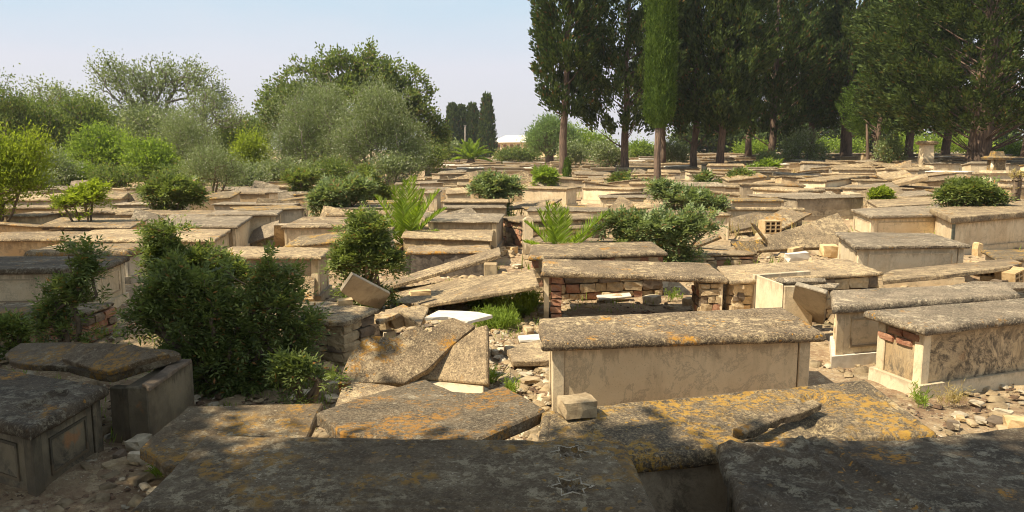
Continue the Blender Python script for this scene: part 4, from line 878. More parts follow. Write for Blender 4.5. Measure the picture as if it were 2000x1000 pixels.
for u_, y_ in spots:
    x_ = u_ * y_
    if (x_ < -6 and y_ > 33) or near_feet(x_, y_, .1): continue
    k = R.randint(4); o_ = lean[k].copy(); C.objects.link(o_); up = R.rand()
    o_.location = (x_, y_, g(x_, y_) + (.28 + .2 * up)); o_.rotation_euler = (R.uniform(.25, 1.1), R.uniform(-.35, .35), R.normal(0, .35)); o_.scale = (R.uniform(.6, 1.05), R.uniform(.7, 1.1), 1)
    px = 1000 + F * x_ / y_; j = min(range(len(marks)), key=lambda i: abs(marks[i][0] - px)); n = lc.get(j, 0); lc[j] = n + 1
    tag(o_, f"{('tan', 'dark speckled', 'grey', 'crumbling')[k]} fallen slab leaning between tombs, {ORD[n]} back near {marks[j][1]}", 'slab', 'fallen slabs in the rows')
for o_ in lean: bpy.data.objects.remove(o_)
def many_tombs():
    V = []; Fc = []; mi = []; names = ['slab_tan', 'slab', 'slab_grey', 'white', 'marble', 'plaster', 'marble_grey']
    for cx, cy, w_ in cells[262:]:
        rz = R.normal(0, .06); c_, s_ = math.cos(rz), math.sin(rz); hz = .6 * R.uniform(.8, 1.2); gz = g(cx, cy) - .05; tx = R.normal(0, .03)
        m1, m2 = int(R.choice(4, p=(.42, .24, .28, .06))), 4 + R.randint(3)
        for (lx, ly, z0, z1, m) in ((.97 * w_, .42, hz - .08, hz, m1), (.90 * w_, .36, -.1, hz - .081, m2)):
            k = len(V)
            for z, ins in ((z1, .03 if m < 4 else 0), (z1 - .03 if m < 4 else z1 - .05, 0), (z0, 0)):
                for sx, sy in ((-1, -1), (1, -1), (1, 1), (-1, 1)):
                    a, b_ = sx * (lx - ins), sy * (ly - ins); V.append((cx + a * c_ - b_ * s_, cy + a * s_ + b_ * c_, gz + z + a * tx))
            Fc.append((k, k + 1, k + 2, k + 3)); mi.append(m)
            for l in (0, 4):
                for i in range(4): Fc.append((k + l + i, k + l + i + 4, k + l + (i + 1) % 4 + 4, k + l + (i + 1) % 4)); mi.append(m)
    ob = mk('distant_tombs', V, Fc, M[names[0]])
    for n_ in names[1:]: ob.data.materials.append(M[n_])
    ob.data.polygons.foreach_set('material_index', mi); tag(ob, 'far rows of small pale tombs crowded up to the trees', None, None, 'stuff')
many_tombs()

# ------------------------------------------------------------------ loose rubble: fragments as things, chips as stuff
zones = [((700, 880), (640, 720), 'between the stone table and the split slab'), ((960, 1090), (600, 790), 'on the rubble path left of the big marble tomb'), ((1090, 1350), (560, 612), 'on the ground under the brick legged table'),
         ((1820, 2000), (775, 850), 'on the earth before the stained marble tomb'), ((970, 1040), (470, 560), 'on the rubble path behind the sloping slabs'), ((200, 330), (850, 1000), 'on the dark soil beside the shaded corner tomb'), ((1420, 1640), (470, 520), 'around the great leaning slab'), ((560, 760), (720, 780), 'on the shaded soil below the big bush'),
         ((1090, 1330), (555, 590), 'behind the brick legged table'), ((850, 1000), (470, 500), 'below the white smeared slab')]
for (x0, x1), (y0, y1), where in zones:
    fr = sorted([(R.uniform(x0, x1), R.uniform(y0, y1)) for i in range(11)]); n = 0
    for px, py in fr:
        p = U(px, py, 0); s_ = R.uniform(.07, .20) * (1.0 if py > 560 else 1.3); flat = R.rand() < .6; m = str(R.choice(['rock', 'rock', 'rock_white', 'rock_white', 'clay', 'rock_dark'])); a = R.uniform(0, 3.1)
        if near_feet(p[0], p[1], -.05): continue
        sz = s_ * (.22 if flat else .6)
        ob = stone_ob('stone_fragment', m, p + [0, 0, sz * .35], np.array([math.cos(a), math.sin(a), R.uniform(-.15, .15)]) * s_, np.array([-math.sin(a), math.cos(a), R.uniform(-.15, .15)]) * s_ * R.uniform(.5, .9), np.array([0, 0, 1.]) * sz, None)
        tag(ob, f"{dict(rock='tan', rock_white='pale', clay='yellow', rock_dark='brown')[m]} {'flat' if flat else 'chunky'} stone, {ORD[n]} from left {where}", 'stone', 'stone fragments ' + where); n += 1
def chips(name, label, n, xr, yr, smin, smax, m, always=False):
    base = np.array([(-1, -1, -.5), (1, -1, -.5), (1, 1, -.5), (-1, 1, -.5), (-.7, -.8, .5), (.8, -.6, .5), (.6, .7, .5), (-.6, .6, .5)]); fc = np.array([(4, 5, 6, 7), (0, 1, 5, 4), (1, 2, 6, 5), (2, 3, 7, 6), (3, 0, 4, 7)])
    y = yr[0] * (yr[1] / yr[0]) ** R.rand(n) if yr[0] > 0 else R.uniform(yr[0], yr[1], n); x = R.uniform(-1, 1, n) * (y * .72 + 1.0) if xr is None else R.uniform(xr[0], xr[1], n)
    keep = np.array([always or fn(a, b_, .8, 3) > -.5 or abs(a) < 1 for a, b_ in zip(x, y)]); x, y = x[keep], y[keep]; n = len(x)
    s_ = smin * (smax / smin) ** (R.rand(n) ** 1.8) ; an = R.uniform(0, 6.3, n)
    V = base[None] * (s_[:, None, None]) * (1 + R.uniform(-.35, .35, (n, 8, 3))) * np.stack([np.ones(n), R.uniform(.5, 1, n), R.uniform(.3, .8, n)], 1)[:, None, :]
    c_, q_ = np.cos(an), np.sin(an); X = V[..., 0] * c_[:, None] - V[..., 1] * q_[:, None]; Y = V[..., 0] * q_[:, None] + V[..., 1] * c_[:, None]
    Z = V[..., 2] + np.array([g(a, b_) for a, b_ in zip(x, y)])[:, None] + (X * R.uniform(-.3, .3, (n, 1)))
    W_ = np.stack([X + x[:, None], Y + y[:, None], Z], -1).reshape(-1, 3); Fc = (fc[None] + (np.arange(n) * 8)[:, None, None]).reshape(-1, 4)
    tag(mk(name, W_, Fc, M[m]), label, None, None, 'stuff')
chips('rubble', 'small broken stones scattered between the tombs', 5200, None, (2.6, 26), .012, .075, 'rock')
chips('pale_gravel', 'pale marble chips scattered between the tombs', 3600, None, (2.6, 26), .010, .05, 'rock_white')
chips('leaf_litter', 'brown fallen leaves and twig bits on the soil', 5200, None, (2.5, 14), .010, .032, 'litter')
chips('rubble', 'coarse rubble between the farther rows', 2600, None, (14, 60), .06, .22, 'rock')
chips('rubble', 'crumbled stone around the broken slabs in the middle', 3600, (-2.3, .75), (4.8, 12), .010, .085, 'rock', True)
chips('pale_gravel', 'pale crumbs on the rubble path', 1800, (-1.2, .7), (4.8, 12), .008, .055, 'rock_white', True)
chips('rubble', 'crumbled stone around the great leaning slab', 1400, (2.6, 7.5), (8.5, 15), .015, .11, 'rock', True)
# ------------------------------------------------------------------ vegetation
def unit(a): return a / (np.linalg.norm(a, axis=-1, keepdims=True) + 1e-9)
def blades(P, D, L, Wd, rs, up=0.0):
    """one four-sided leaf per point: base P, direction D, length L, half width Wd"""
    n = len(P); D = unit(D); r = unit(rs.normal(0, 1, (n, 3)) + np.array([0, 0, up])); Sd = unit(np.cross(D, r))
    L = np.broadcast_to(L, (n,))[:, None]; Wd = np.broadcast_to(Wd, (n,))[:, None]
    nrm_ = np.cross(D, Sd)
    V = np.stack([P, P + D * L * .5 + Sd * Wd + nrm_ * Wd * .25, P + D * L, P + D * L * .5 - Sd * Wd + nrm_ * Wd * .25], 1).reshape(-1, 3)
    return V, np.arange(4 * n).reshape(n, 4)
def skeleton(targets, trunk, rs, bend=.25, mid=2, bias=.25):
    """nodes joined to the targets by the nearest-node rule; returns points, parents, index of each target's last node"""
    P = [np.array(p, float) for p in trunk]; par = [-1] + list(range(len(trunk) - 1)); dist = [0.0]
    for i in range(1, len(P)): dist.append(dist[-1] + np.linalg.norm(P[i] - P[i - 1]))
    order = np.argsort(np.linalg.norm(targets - P[-1], axis=1)); ends = {}
    ok = [False] * len(P); ok[-1] = True
    for i in range(len(P) // 2, len(P)): ok[i] = True
    for k in order:
        t = targets[k]; A = np.array(P); d = np.linalg.norm(A - t, axis=1); cost = d + bias * np.array(dist) + np.where(A[:, 2] > t[2] + .1, .5 * (A[:, 2] - t[2]), 0) + np.where(ok, 0, 99)
        j = int(np.argmin(cost)); p0 = P[j]; L = np.linalg.norm(t - p0); last = j
        for m in range(1, mid + 1):
            f = m / mid; q = p0 + (t - p0) * f + np.array([0, 0, -bend * L * math.sin(math.pi * f) * .5]) + rs.normal(0, .04 * L, 3) * (f < 1)
            P.append(q); par.append(last); dist.append(dist[last] + np.linalg.norm(q - P[last])); ok.append(True); last = len(P) - 1
        ends[k] = last
    return np.array(P), par, ends
def limb_mesh(P, par, rtip, rmax, n=5, pw=.45):
    N = len(P); c_ = np.zeros(N)
    kids = np.zeros(N, int)
    for i in range(N):
        if par[i] >= 0: kids[par[i]] += 1
    c_[kids == 0] = 1
    for i in range(N - 1, 0, -1): c_[par[i]] += c_[i]
    r = rtip + (rmax - rtip) * ((c_ - 1) / max(c_.max() - 1, 1)) ** pw
    i = np.arange(1, N); a = np.array(par)[1:]; keep = a >= 0; i, a = i[keep], a[keep]
    p0, p1 = P[a], P[i]; d = unit(p1 - p0); ref = np.where(np.abs(d[:, 2:3]) < .9, np.array([[0, 0, 1.]]), np.array([[1., 0, 0]])); u = unit(np.cross(d, ref)); v = np.cross(d, u)
    th = np.linspace(0, 2 * math.pi, n, endpoint=False); cs, sn_ = np.cos(th), np.sin(th)
    ring = u[:, None] * cs[None, :, None] + v[:, None] * sn_[None, :, None]
    r0 = np.minimum(r[a], r[i] * 1.5 + .004); V = np.concatenate([p0[:, None] + ring * r0[:, None, None], p1[:, None] + ring * r[i][:, None, None]], 1).reshape(-1, 3)
    k = np.arange(n); f = np.stack([k, (k + 1) % n, (k + 1) % n + n, k + n], 1); Fc = (f[None] + (np.arange(len(i)) * 2 * n)[:, None, None]).reshape(-1, 4)
    return V, Fc
def in_blobs(blobs, n, rs, shell=.5):
    """points in a union of ellipsoids (cx,cy,cz,rx,ry,rz), denser to the outside"""
    vol = np.array([b[3] * b[4] * b[5] for b in blobs]) ** .67; vol /= vol.sum(); out = []
    for k, b in enumerate(blobs):
        m = max(1, int(round(n * vol[k]))); d = unit(rs.normal(0, 1, (m, 3))); r = (shell + (1 - shell) * rs.rand(m)) * rs.uniform(.82, 1.08, m)
        out.append(np.array(b[:3]) + d * r[:, None] * np.array(b[3:]))
    return np.concatenate(out)
def stamp(kind, base, parts, label, cat, group=None):
    t = thing(kind, label, cat, base, group)
    for nm, V, Fc, m, sm_ in parts:
        o = mk(nm, V + np.array(base)[None], Fc, M[m], t, sm_)
        if nm in ('foliage', 'crown'): o['kind'] = 'stuff'
    return t
def foliage(T, D, rs, k, sig, L, Wd, spread=.9, outward=None):
    n = len(T); P = np.repeat(T, k, 0) + rs.normal(0, 1, (n * k, 3)) * sig; Dd = np.repeat(D, k, 0) + rs.normal(0, spread, (n * k, 3))
    return blades(P, Dd, L * rs.uniform(.7, 1.3, n * k), Wd * rs.uniform(.7, 1.3, n * k), rs, .6)
def px_blobs(base, D, ells, depth=.8):
    out = []
    for cx, cy, rx, ry in ells:
        c_ = atD(cx, cy, D); s_ = D / F * 1.01; out.append((c_[0] - base[0], 0.0, c_[2] - base[2], rx * s_, rx * s_ * depth, ry * s_))
    return out
def tree(kind, label, cat, basepx, D, ells, seed, leafm, barkm='bark_grey', n=170, k=26, sig=.3, L=.12, Wd=.035, trunk_r=.18, trunk_h=.25, tip=.012, shell=.45, depth=.8, group=None, stems=1, bend=.15, spread=.9, mid=2, gap=0, zoff=0):
    rs = np.random.RandomState(seed); x = (basepx - 1000) / F * D * 1.005; base = np.array([x, D, g(x, D) + zoff]); bl = px_blobs(base, D, ells, depth)
    T = in_blobs(bl, n, rs, shell); T = T[T[:, 2] > .15]
    if gap:
        T = T[(fn(T[:, 0], T[:, 2], 1.6 / gap, seed) + fn(T[:, 1], T[:, 2], 1.1 / gap, seed + 4)) > -.75]
    top = max(b[2] for b in bl); c0 = np.array([np.mean([b[0] for b in bl]), 0, 0]); LV, LF = [], []; off = 0
    grp = [T] if stems == 1 else [T[i::stems] for i in range(stems)]
    for s_, TT in enumerate(grp):
        if stems > 1 and len(TT):
            ang = 2 * math.pi * s_ / stems; TT = T[np.argsort(np.abs((np.arctan2(T[:, 1], T[:, 0] - c0[0]) - ang + math.pi) % (2 * math.pi) - math.pi))[:max(3, len(T) // stems)]]
        hd = top * trunk_h; lean = (TT.mean(0) - [0, 0, TT[:, 2].mean()]) * .35
        tr = [np.array([rs.uniform(-.05, .05) * (stems > 1) * 3, rs.uniform(-.1, .1) * (stems > 1), -.15]), lean * .3 + [0, 0, hd * .5], lean * .7 + np.array([rs.uniform(-.08, .08), 0, hd])]
        P, par, ends = skeleton(TT, tr, rs, bend, mid); V, Fc = limb_mesh(P, par, tip, trunk_r / math.sqrt(stems), 6)
        LV.append(V); LF.append(Fc + off); off += len(V)
    D_ = unit(T - np.array([c0[0], 0, top * .45])) + np.array([0, 0, .35])
    V, Fc = foliage(T, D_, rs, k, sig, L, Wd, spread)
    return stamp(kind, base, [('trunk', np.concatenate(LV), np.concatenate(LF), barkm, True), ('crown', V, Fc, leafm, False)], label, cat, group)

# ---- cypress grove
def cyp_tufts(T, D, rs, k, L, Wd, flame):
    n = len(T); s_ = rs.rand(n * k) ; Dn = np.repeat(unit(D), k, 0); side = rs.normal(0, 1, (n * k, 3)); side -= Dn * (side * Dn).sum(1, keepdims=True)
    wd = flame * .33 * np.sqrt(np.clip(1 - s_, 0.02, 1)); P = np.repeat(T, k, 0) + Dn * (s_ * flame)[:, None] + unit(side) * (wd * rs.rand(n * k))[:, None]
    return blades(P, Dn + unit(side) * .45 + rs.normal(0, .12, (n * k, 3)), L * rs.uniform(.7, 1.3, n * k), Wd * rs.uniform(.8, 1.2, n * k), rs)
def cypress(label, basepx, basepy, D, prof, seed, leafm='cypress', n=300, k=46, L=.17, Wd=.030, flame=.75, tr=.30, lean=0, updir=.9, gap=1.0, group='cypress trees of the grove', kind='cypress_tree', base=None):
    """prof: list of (height above ground, radius)"""
    rs = np.random.RandomState(seed)
    if base is None: x = (basepx - 1000) / F * D * 1.005; base = np.array([x, D, g(x, D)])
    zs = np.array([p[0] for p in prof]); rr = np.array([p[1] for p in prof]); zz = rs.uniform(zs[0], zs[-1], n * 3); r_ = np.interp(zz, zs, rr)
    kp = rs.rand(len(zz)) < r_ / rr.max(); zz, r_ = zz[kp][:n], r_[kp][:n]; n = len(zz); a = rs.uniform(0, 2 * math.pi, n); rad = r_ * (.30 + .72 * rs.rand(n) ** .6)
    lump = 1 + .16 * fn(a * 1.5, zz, .9, seed); rad = rad * lump
    T = np.stack([rad * np.cos(a) + lean * zz, rad * np.sin(a), zz], 1)
    if gap: T = T[(fn(T[:, 0] * 1.2, T[:, 2], .9 / gap, seed) + .6 * fn(T[:, 1], T[:, 2], 1.3 / gap, seed + 2)) > -.62]
    n = len(T)
    D_ = np.stack([(T[:, 0] - lean * T[:, 2]), T[:, 1], np.zeros(n)], 1); D_ = unit(D_) * (1 - updir * .5) + np.array([0, 0, updir]) + rs.normal(0, .18, (n, 3))
    V, Fc = cyp_tufts(T, D_, rs, k, L, Wd, flame)
    top = zs[-1]; tp = [np.array([lean * z + .06 * math.sin(z * 1.3 + seed), .05 * math.cos(z), z]) for z in np.linspace(-.2, top * .93, 12)]
    mb = MB(); mb.tube(tp, [tr * (1 - .85 * i / 11) * (1.25 if i == 0 else 1) for i in range(12)], 9)
    sel = T[::14] * [.8, .8, .92]; LV, LF = limb_bits(sel, lean, rs)
    t = stamp(kind, base, [('crown', V, Fc, leafm, False)], label, 'tree', group)
    mk('trunk', np.array(mb.V) + base, mb.F, M['bark'], t, True); mk('limbs', LV + base, LF, M['bark'], t, True)['kind'] = 'stuff'
    return t
def limb_bits(T, lean, rs):
    n = len(T); z0 = np.maximum(T[:, 2] - np.hypot(T[:, 0], T[:, 1]) * .7, .8); p0 = np.stack([lean * z0, 0 * z0, z0], 1); p1 = T; m_ = (p0 + p1) / 2 - np.array([0, 0, .08])
    P = np.concatenate([p0, m_, p1]); V = []; Fc = []
    V = []; idx = 0; LF = []
    for a, b_, r0, r1 in ((p0, m_, .05, .035), (m_, p1, .035, .012)):
        d = unit(b_ - a); u = unit(np.cross(d, np.array([0, 0, 1.]) + d * .01)); v = np.cross(d, u); th = np.linspace(0, 2 * math.pi, 4, endpoint=False)
        ring = u[:, None] * np.cos(th)[None, :, None] + v[:, None] * np.sin(th)[None, :, None]; W_ = np.concatenate([a[:, None] + ring * r0, b_[:, None] + ring * r1], 1).reshape(-1, 3)
        kk = np.arange(4); f = np.stack([kk, (kk + 1) % 4, (kk + 1) % 4 + 4, kk + 4], 1); LF.append((f[None] + (np.arange(n) * 8)[:, None, None]).reshape(-1, 4) + idx); idx += len(W_); V.append(W_)
    return np.concatenate(V), np.concatenate(LF)
wide = [(3.1, .7), (3.8, 1.7), (6, 2.3), (9, 2.3), (12, 1.9), (15, 1.1), (17, .2)]
cy = [
 ('tall cypress with a bare brown trunk, first at the left end of the grove', 1097, 45, [(3.6, .5), (4.4, 1.25), (7, 1.55), (10, 1.65), (13, 1.3), (16, .3)], 1, 'cypress', 330, .30, .03),
 ('spreading ragged cypress with the second trunk, just left of the slim column', 1218, 47, [(2.6, 1.2), (3.2, 2.5), (5.5, 2.9), (8, 2.7), (11, 2.4), (14, 1.6), (17, .3)], 2, 'cypress_warm', 420, .31, 0),
 ('dark cypress with a crooked trunk right of the slim column', 1351, 49, [(2.3, 1.2), (3.2, 2.3), (7, 2.5), (11, 2.3), (15, 1.2), (17, .2)], 3, 'cypress', 400, .27, .01),
 ('dark cypress with the fifth trunk, branches hanging low', 1403, 48, [(2.2, .8), (3.2, 1.8), (6, 2.4), (10, 2.3), (14, 1.6), (17, .3)], 4, 'cypress_warm', 420, .30, -.01),
 ('broad shaded cypress in the heart of the grove', 1500, 55, [(2.0, 1.6), (3.2, 3.2), (7, 3.4), (11, 2.6), (15, 1.2), (16.5, .2)], 5, 'cypress', 460, .34, 0),
 ('cypress with a pointed top showing against the sky, behind the olive bush', 1575, 60, [(2.4, 1.4), (3.6, 2.8), (7, 2.8), (9, 2.5), (12, 1.6), (13.4, .3)], 6, 'cypress_warm', 420, .34, 0),
 ('cypress on the thick grey trunk', 1642, 55, [(2.6, 1.6), (3.8, 2.8), (7, 2.9), (9, 2.2), (11.3, 1.2), (12.6, .25)], 7, 'cypress', 420, .52, 0),
 ('tall narrow topped cypress between the thick trunk and the large leaning tree', 1700, 62, [(2.4, 1.6), (4, 2.8), (8, 2.8), (11, 1.7), (13.8, .3)], 8, 'cypress', 400, .34, 0),
 ('cypress filling the background right of the small conifer', 1765, 58, [(2.6, 1.2), (4, 2.6), (8, 3.0), (12, 2.4), (16, .5)], 9, 'cypress_warm', 440, .38, 0),
 ('dark cypress standing behind the tan pedestal', 1836, 60, [(2.6, 1.2), (4, 2.8), (8, 3.0), (12, 2.4), (16, .5)], 10, 'cypress', 440, .40, 0),
 ('cypress partly behind the ornate monument at the right edge', 1990, 56, [(2.2, 1.4), (4, 3.0), (8, 3.2), (12, 2.6), (16, .5)], 12, 'cypress', 460, .40, 0),
 ('dark cypress behind the slim column, closing the gap with the second trunk', 1290, 60, [(3.2, 1.0), (5, 2.2), (8, 2.4), (12, 2.0), (17, .4)], 13, 'cypress', 400, .3, 0),
 ('far cypress whose crown fills the top between the fifth trunk and the grove heart', 1455, 66, [(3.0, 1.2), (5, 3.0), (9, 3.2), (14, 2.4), (19, .4)], 14, 'cypress', 440, .34, 0),
]
for lab, px, D, prof, sd, m, n_, tr_, ln in cy:
    cypress(lab, px, 0, D, prof, sd, m, n=int(n_ * 1.35), k=66, tr=tr_ * .85, lean=ln, L=.26, Wd=.052, flame=1.05)
# large leaning tree near right: low sweeping branches
cypress('large leaning tree with a massive pale trunk and low sweeping brown tipped branches', 1897, 0, 40, [(2.0, 3.4), (2.8, 5.0), (5.5, 5.8), (8, 5.4), (11, 4.0), (14, 1.5)], 31, 'cypress_warm', n=2100, k=60, L=.23, Wd=.046, flame=.95, tr=.62, lean=.02, updir=.45, gap=1.3, kind='leaning_conifer', group=None)
# slim column cypress
def column_cypress(label, basepx, D, z0, z1, rad, seed, n=1500, leafm='cypress_column', k=16, tr=.2, base_r=None, group=None, L=.13, Wd=.022, flame=.45, kind='column_cypress', taper=.35):
    rs = np.random.RandomState(seed); x = (basepx - 1000) / F * D * 1.005; base = np.array([x, D, g(x, D)]); zz = rs.uniform(z0, z1, n); f = (zz - z0) / (z1 - z0)
    rr = rad * np.minimum(1, (f / .045 + .35)) * np.minimum(1, ((1 - f) / taper)) ** .7; a = rs.uniform(0, 2 * math.pi, n); q = rr * rs.uniform(.74, 1.06, n) * (1 + .12 * fn(a * 2, zz, 1.3, seed))
    T = np.stack([q * np.cos(a), q * np.sin(a), zz], 1); D_ = np.stack([np.cos(a) * .22, np.sin(a) * .22, np.ones(n)], 1) + rs.normal(0, .07, (n, 3))
    V, Fc = cyp_tufts(T, D_, rs, k, L, Wd, flame)
    mb = MB(); m_ = 14; cz = np.linspace(z0 + .1, z1 - .3, m_); cf = (cz - z0) / (z1 - z0); cr = rad * .74 * np.minimum(1, (cf / .05 + .3)) * np.minimum(1, ((1 - cf) / taper)) ** .7
    mb.tube([np.array([0, 0, z]) for z in cz], list(cr), 12); V2 = np.array(mb.V); f4 = np.array([q_ for q_ in mb.F if len(q_) == 4])
    V = np.concatenate([V, V2]); Fc = np.concatenate([Fc, f4 + len(V) - len(V2)])
    t = stamp(kind, base, [('crown', V, Fc, leafm, False)], label, 'tree', group)
    mb = MB().tube([base + [0, 0, -.2], base + [.02, 0, .3], base + [-.03, 0, z0 * .6], base + [0, 0, z0 + 1]], [tr * 1.2, tr, tr * .85, tr * .7], 10); mb.build('trunk', M['bark'], t, True); return t
column_cypress('slim bright green column cypress with a dense smooth crown', 1281, 34, 2.7, 13.5, .51, 3, n=2100, k=18, tr=.17, flame=.62)
column_cypress('knee high young cypress at the foot of the first tall trunk', 1106, 40, .02, 1.35, .19, 5, n=220, k=14, tr=.03, L=.07, Wd=.014, flame=.18)
# small conifer
cypress('small bright conifer with upswept feathery branches and a forked trunk', 1704, 0, 46, [(1.5, .5), (2.0, 1.6), (3.4, 1.9), (5, 1.2), (7.2, .2)], 22, 'cypress_column', n=300, k=60, L=.14, Wd=.026, flame=.8, tr=.2, updir=.7, gap=.8, kind='small_conifer', group=None)
x0 = (1693 - 1000) / F * 45; b0 = np.array([x0, 45, g(x0, 45)])
tag(MB().tube([b0 + [0, 0, -.1], b0 + [-.12, 0, .8], b0 + [-.2, 0, 1.7], b0 + [-.3, 0, 2.6]], [.13, .10, .09, .05], 8).build('bare_tree', M['bark'], None, True, origin=b0), 'thin bare pinkish trunk next to the small conifer', 'tree')
# far cypresses on the skyline
for lab, px, D, z1, r_, sd in (('lone dark cypress with the highest pointed tip, left of the long building', 952, 125, 9.6, 1.35, 41), ('dark cypress touching the lone pointed one on its left', 924, 128, 8.1, 1.9, 42), ('blunt dark cypress behind the utility pole', 903, 131, 7.9, 2.2, 43),
                                  ('loose topped dark cypress left of the utility pole', 886, 127, 8.0, 1.7, 44)):
    column_cypress(lab, px, D, .3, z1, r_, sd, n=520, k=12, leafm='cypress', L=.45, Wd=.11, flame=1.3, taper=.95, group='far dark cypresses on the skyline', kind='far_cypress')
# ---- broad trees on the left and centre
tree('broad_tree', 'big domed tree with clustered leaves and sky showing through its top, behind the olives', 'tree', 700, 52, [(580, 200, 75, 78), (655, 160, 75, 72), (730, 150, 70, 62), (790, 190, 60, 65), (820, 240, 42, 55), (690, 230, 110, 80), (538, 215, 45, 55), (600, 280, 60, 50), (850, 270, 28, 45)], 51, 'fig', 'bark_grey', n=1100, k=44, sig=.19, L=.19, Wd=.06, trunk_r=.35, tip=.018, shell=.35, spread=.9, mid=3)
tree('olive_tree', 'rounded silvery olive tree, left one of the pair in front of the domed tree', 'tree', 610, 38, [(610, 235, 82, 75), (565, 285, 50, 60), (640, 290, 60, 60), (640, 205, 45, 42)], 52, 'olive', n=460, k=80, sig=.26, L=.10, Wd=.018, trunk_r=.12, stems=4, trunk_h=.12, shell=.2, spread=.8, tip=.008)
tree('olive_tree', 'rounded silvery olive tree, right one of the pair with dark stems', 'tree', 728, 35, [(735, 240, 78, 76), (690, 285, 48, 55), (785, 280, 55, 55), (735, 198, 48, 38), (805, 305, 38, 36)], 53, 'olive', n=460, k=80, sig=.25, L=.10, Wd=.018, trunk_r=.12, stems=4, trunk_h=.10, shell=.2, spread=.8, tip=.008)
tree('sparse_tree', 'half bare tree with many fine crooked branches against the sky', 'tree', 285, 50, [(225, 150, 55, 52), (285, 165, 60, 55), (330, 150, 40, 42), (380, 155, 48, 42), (425, 195, 38, 45), (280, 220, 80, 45)], 54, 'olive', n=900, k=13, sig=.2, L=.15, Wd=.045, trunk_r=.22, tip=.009, shell=.2, mid=2, bend=.02)
tree('sparse_tree', 'leaning branch tree reaching out to the right over the olive bush', 'tree', 400, 48, [(400, 200, 40, 30), (450, 230, 32, 24), (380, 230, 40, 25)], 55, 'olive', n=300, k=9, sig=.18, L=.14, Wd=.045, trunk_r=.12, tip=.008, mid=2, bend=.05)
tree('broad_tree', 'hazy pale tree with twiggy crown behind the left hedge of bushes', 'tree', 110, 56, [(110, 200, 75, 45), (60, 240, 70, 60), (170, 230, 60, 50), (120, 270, 90, 50)], 56, 'olive', n=460, k=26, sig=.3, L=.17, Wd=.05, trunk_r=.25, tip=.015, shell=.3)
tree('broad_tree', 'dull green tree at the left edge with feathery upright twigs', 'tree', 15, 44, [(5, 220, 42, 75), (35, 235, 35, 60), (20, 300, 60, 60)], 57, 'fig', n=330, k=40, sig=.22, L=.14, Wd=.035, trunk_r=.2, tip=.012, shell=.3)
tree('olive_tree', 'dark olive tree rising behind the bright green bushes', 'tree', 365, 42, [(365, 260, 62, 60), (350, 310, 60, 40), (395, 300, 40, 50)], 58, 'olive', n=300, k=66, sig=.25, L=.11, Wd=.02, trunk_r=.12, stems=3, trunk_h=.15, shell=.2, tip=.008)
tree('olive_tree', 'small open olive tree with dark twigs, in front of the yellow bush', 'tree', 415, 27, [(415, 320, 52, 48), (385, 330, 34, 36), (450, 335, 32, 34)], 59, 'olive', 'twig', n=190, k=55, sig=.17, L=.075, Wd=.013, trunk_r=.07, stems=4, trunk_h=.08, shell=.2, tip=.006)
tree('green_bush', 'bright green leafy bush, tallest of the left hedge', 'bush', 210, 38, [(200, 290, 62, 45), (250, 310, 50, 42), (150, 310, 40, 40)], 60, 'bright', n=330, k=50, sig=.20, L=.13, Wd=.04, trunk_r=.08, stems=4, trunk_h=.1, shell=.3, tip=.008, gap=1)
tree('green_bush', 'bright green leafy bush, lower right part of the left hedge', 'bush', 290, 36, [(290, 310, 45, 42), (320, 330, 35, 30)], 61, 'bright', n=200, k=44, sig=.18, L=.12, Wd=.038, trunk_r=.06, stems=3, trunk_h=.1, shell=.3, tip=.008, gap=1)
tree('green_bush', 'yellowish bush glowing behind the small open olive tree', 'bush', 488, 40, [(488, 295, 36, 38), (470, 320, 30, 30), (505, 325, 30, 28)], 62, 'yellowgreen', n=170, k=44, sig=.2, L=.12, Wd=.04, trunk_r=.06, stems=3, trunk_h=.1, shell=.3, tip=.008)
tree('green_bush', 'grey green bush low between dull tree and bright hedge', 'bush', 95, 34, [(95, 330, 55, 40), (60, 350, 50, 30)], 63, 'olive', n=200, k=44, sig=.2, L=.11, Wd=.025, trunk_r=.06, stems=3, trunk_h=.1, shell=.3, tip=.008)
tree('willowy_bush', 'yellow green drooping bush cut by the left edge', 'bush', -10, 17, [(10, 310, 62, 62), (45, 350, 52, 45), (-10, 370, 60, 45), (70, 290, 25, 40)], 64, 'yellowgreen', 'twig', n=300, k=42, sig=.14, L=.085, Wd=.014, trunk_r=.05, stems=4, trunk_h=.1, shell=.2, tip=.005, gap=1)
tree('green_tree', 'green tree just behind the yellowish bush', 'tree', 500, 58, [(495, 260, 40, 28), (460, 262, 40, 22)], 65, 'fig', n=150, k=40, sig=.3, L=.2, Wd=.06, trunk_r=.15)
tree('feathery_tree', 'tall feathery yellow green tree by the distant building', 'tree', 1072, 82, [(1075, 268, 40, 38), (1045, 278, 22, 30), (1110, 272, 30, 28), (1080, 245, 25, 18)], 66, 'willow', 'bark', n=330, k=40, sig=.35, L=.30, Wd=.045, trunk_r=.5, tip=.03, shell=.3, trunk_h=.3)
tree('green_tree', 'hazy green tree right of the feathery one', 'tree', 1130, 95, [(1130, 278, 45, 22), (1160, 285, 40, 18)], 67, 'bright', n=160, k=36, sig=.5, L=.35, Wd=.09, trunk_r=.3)
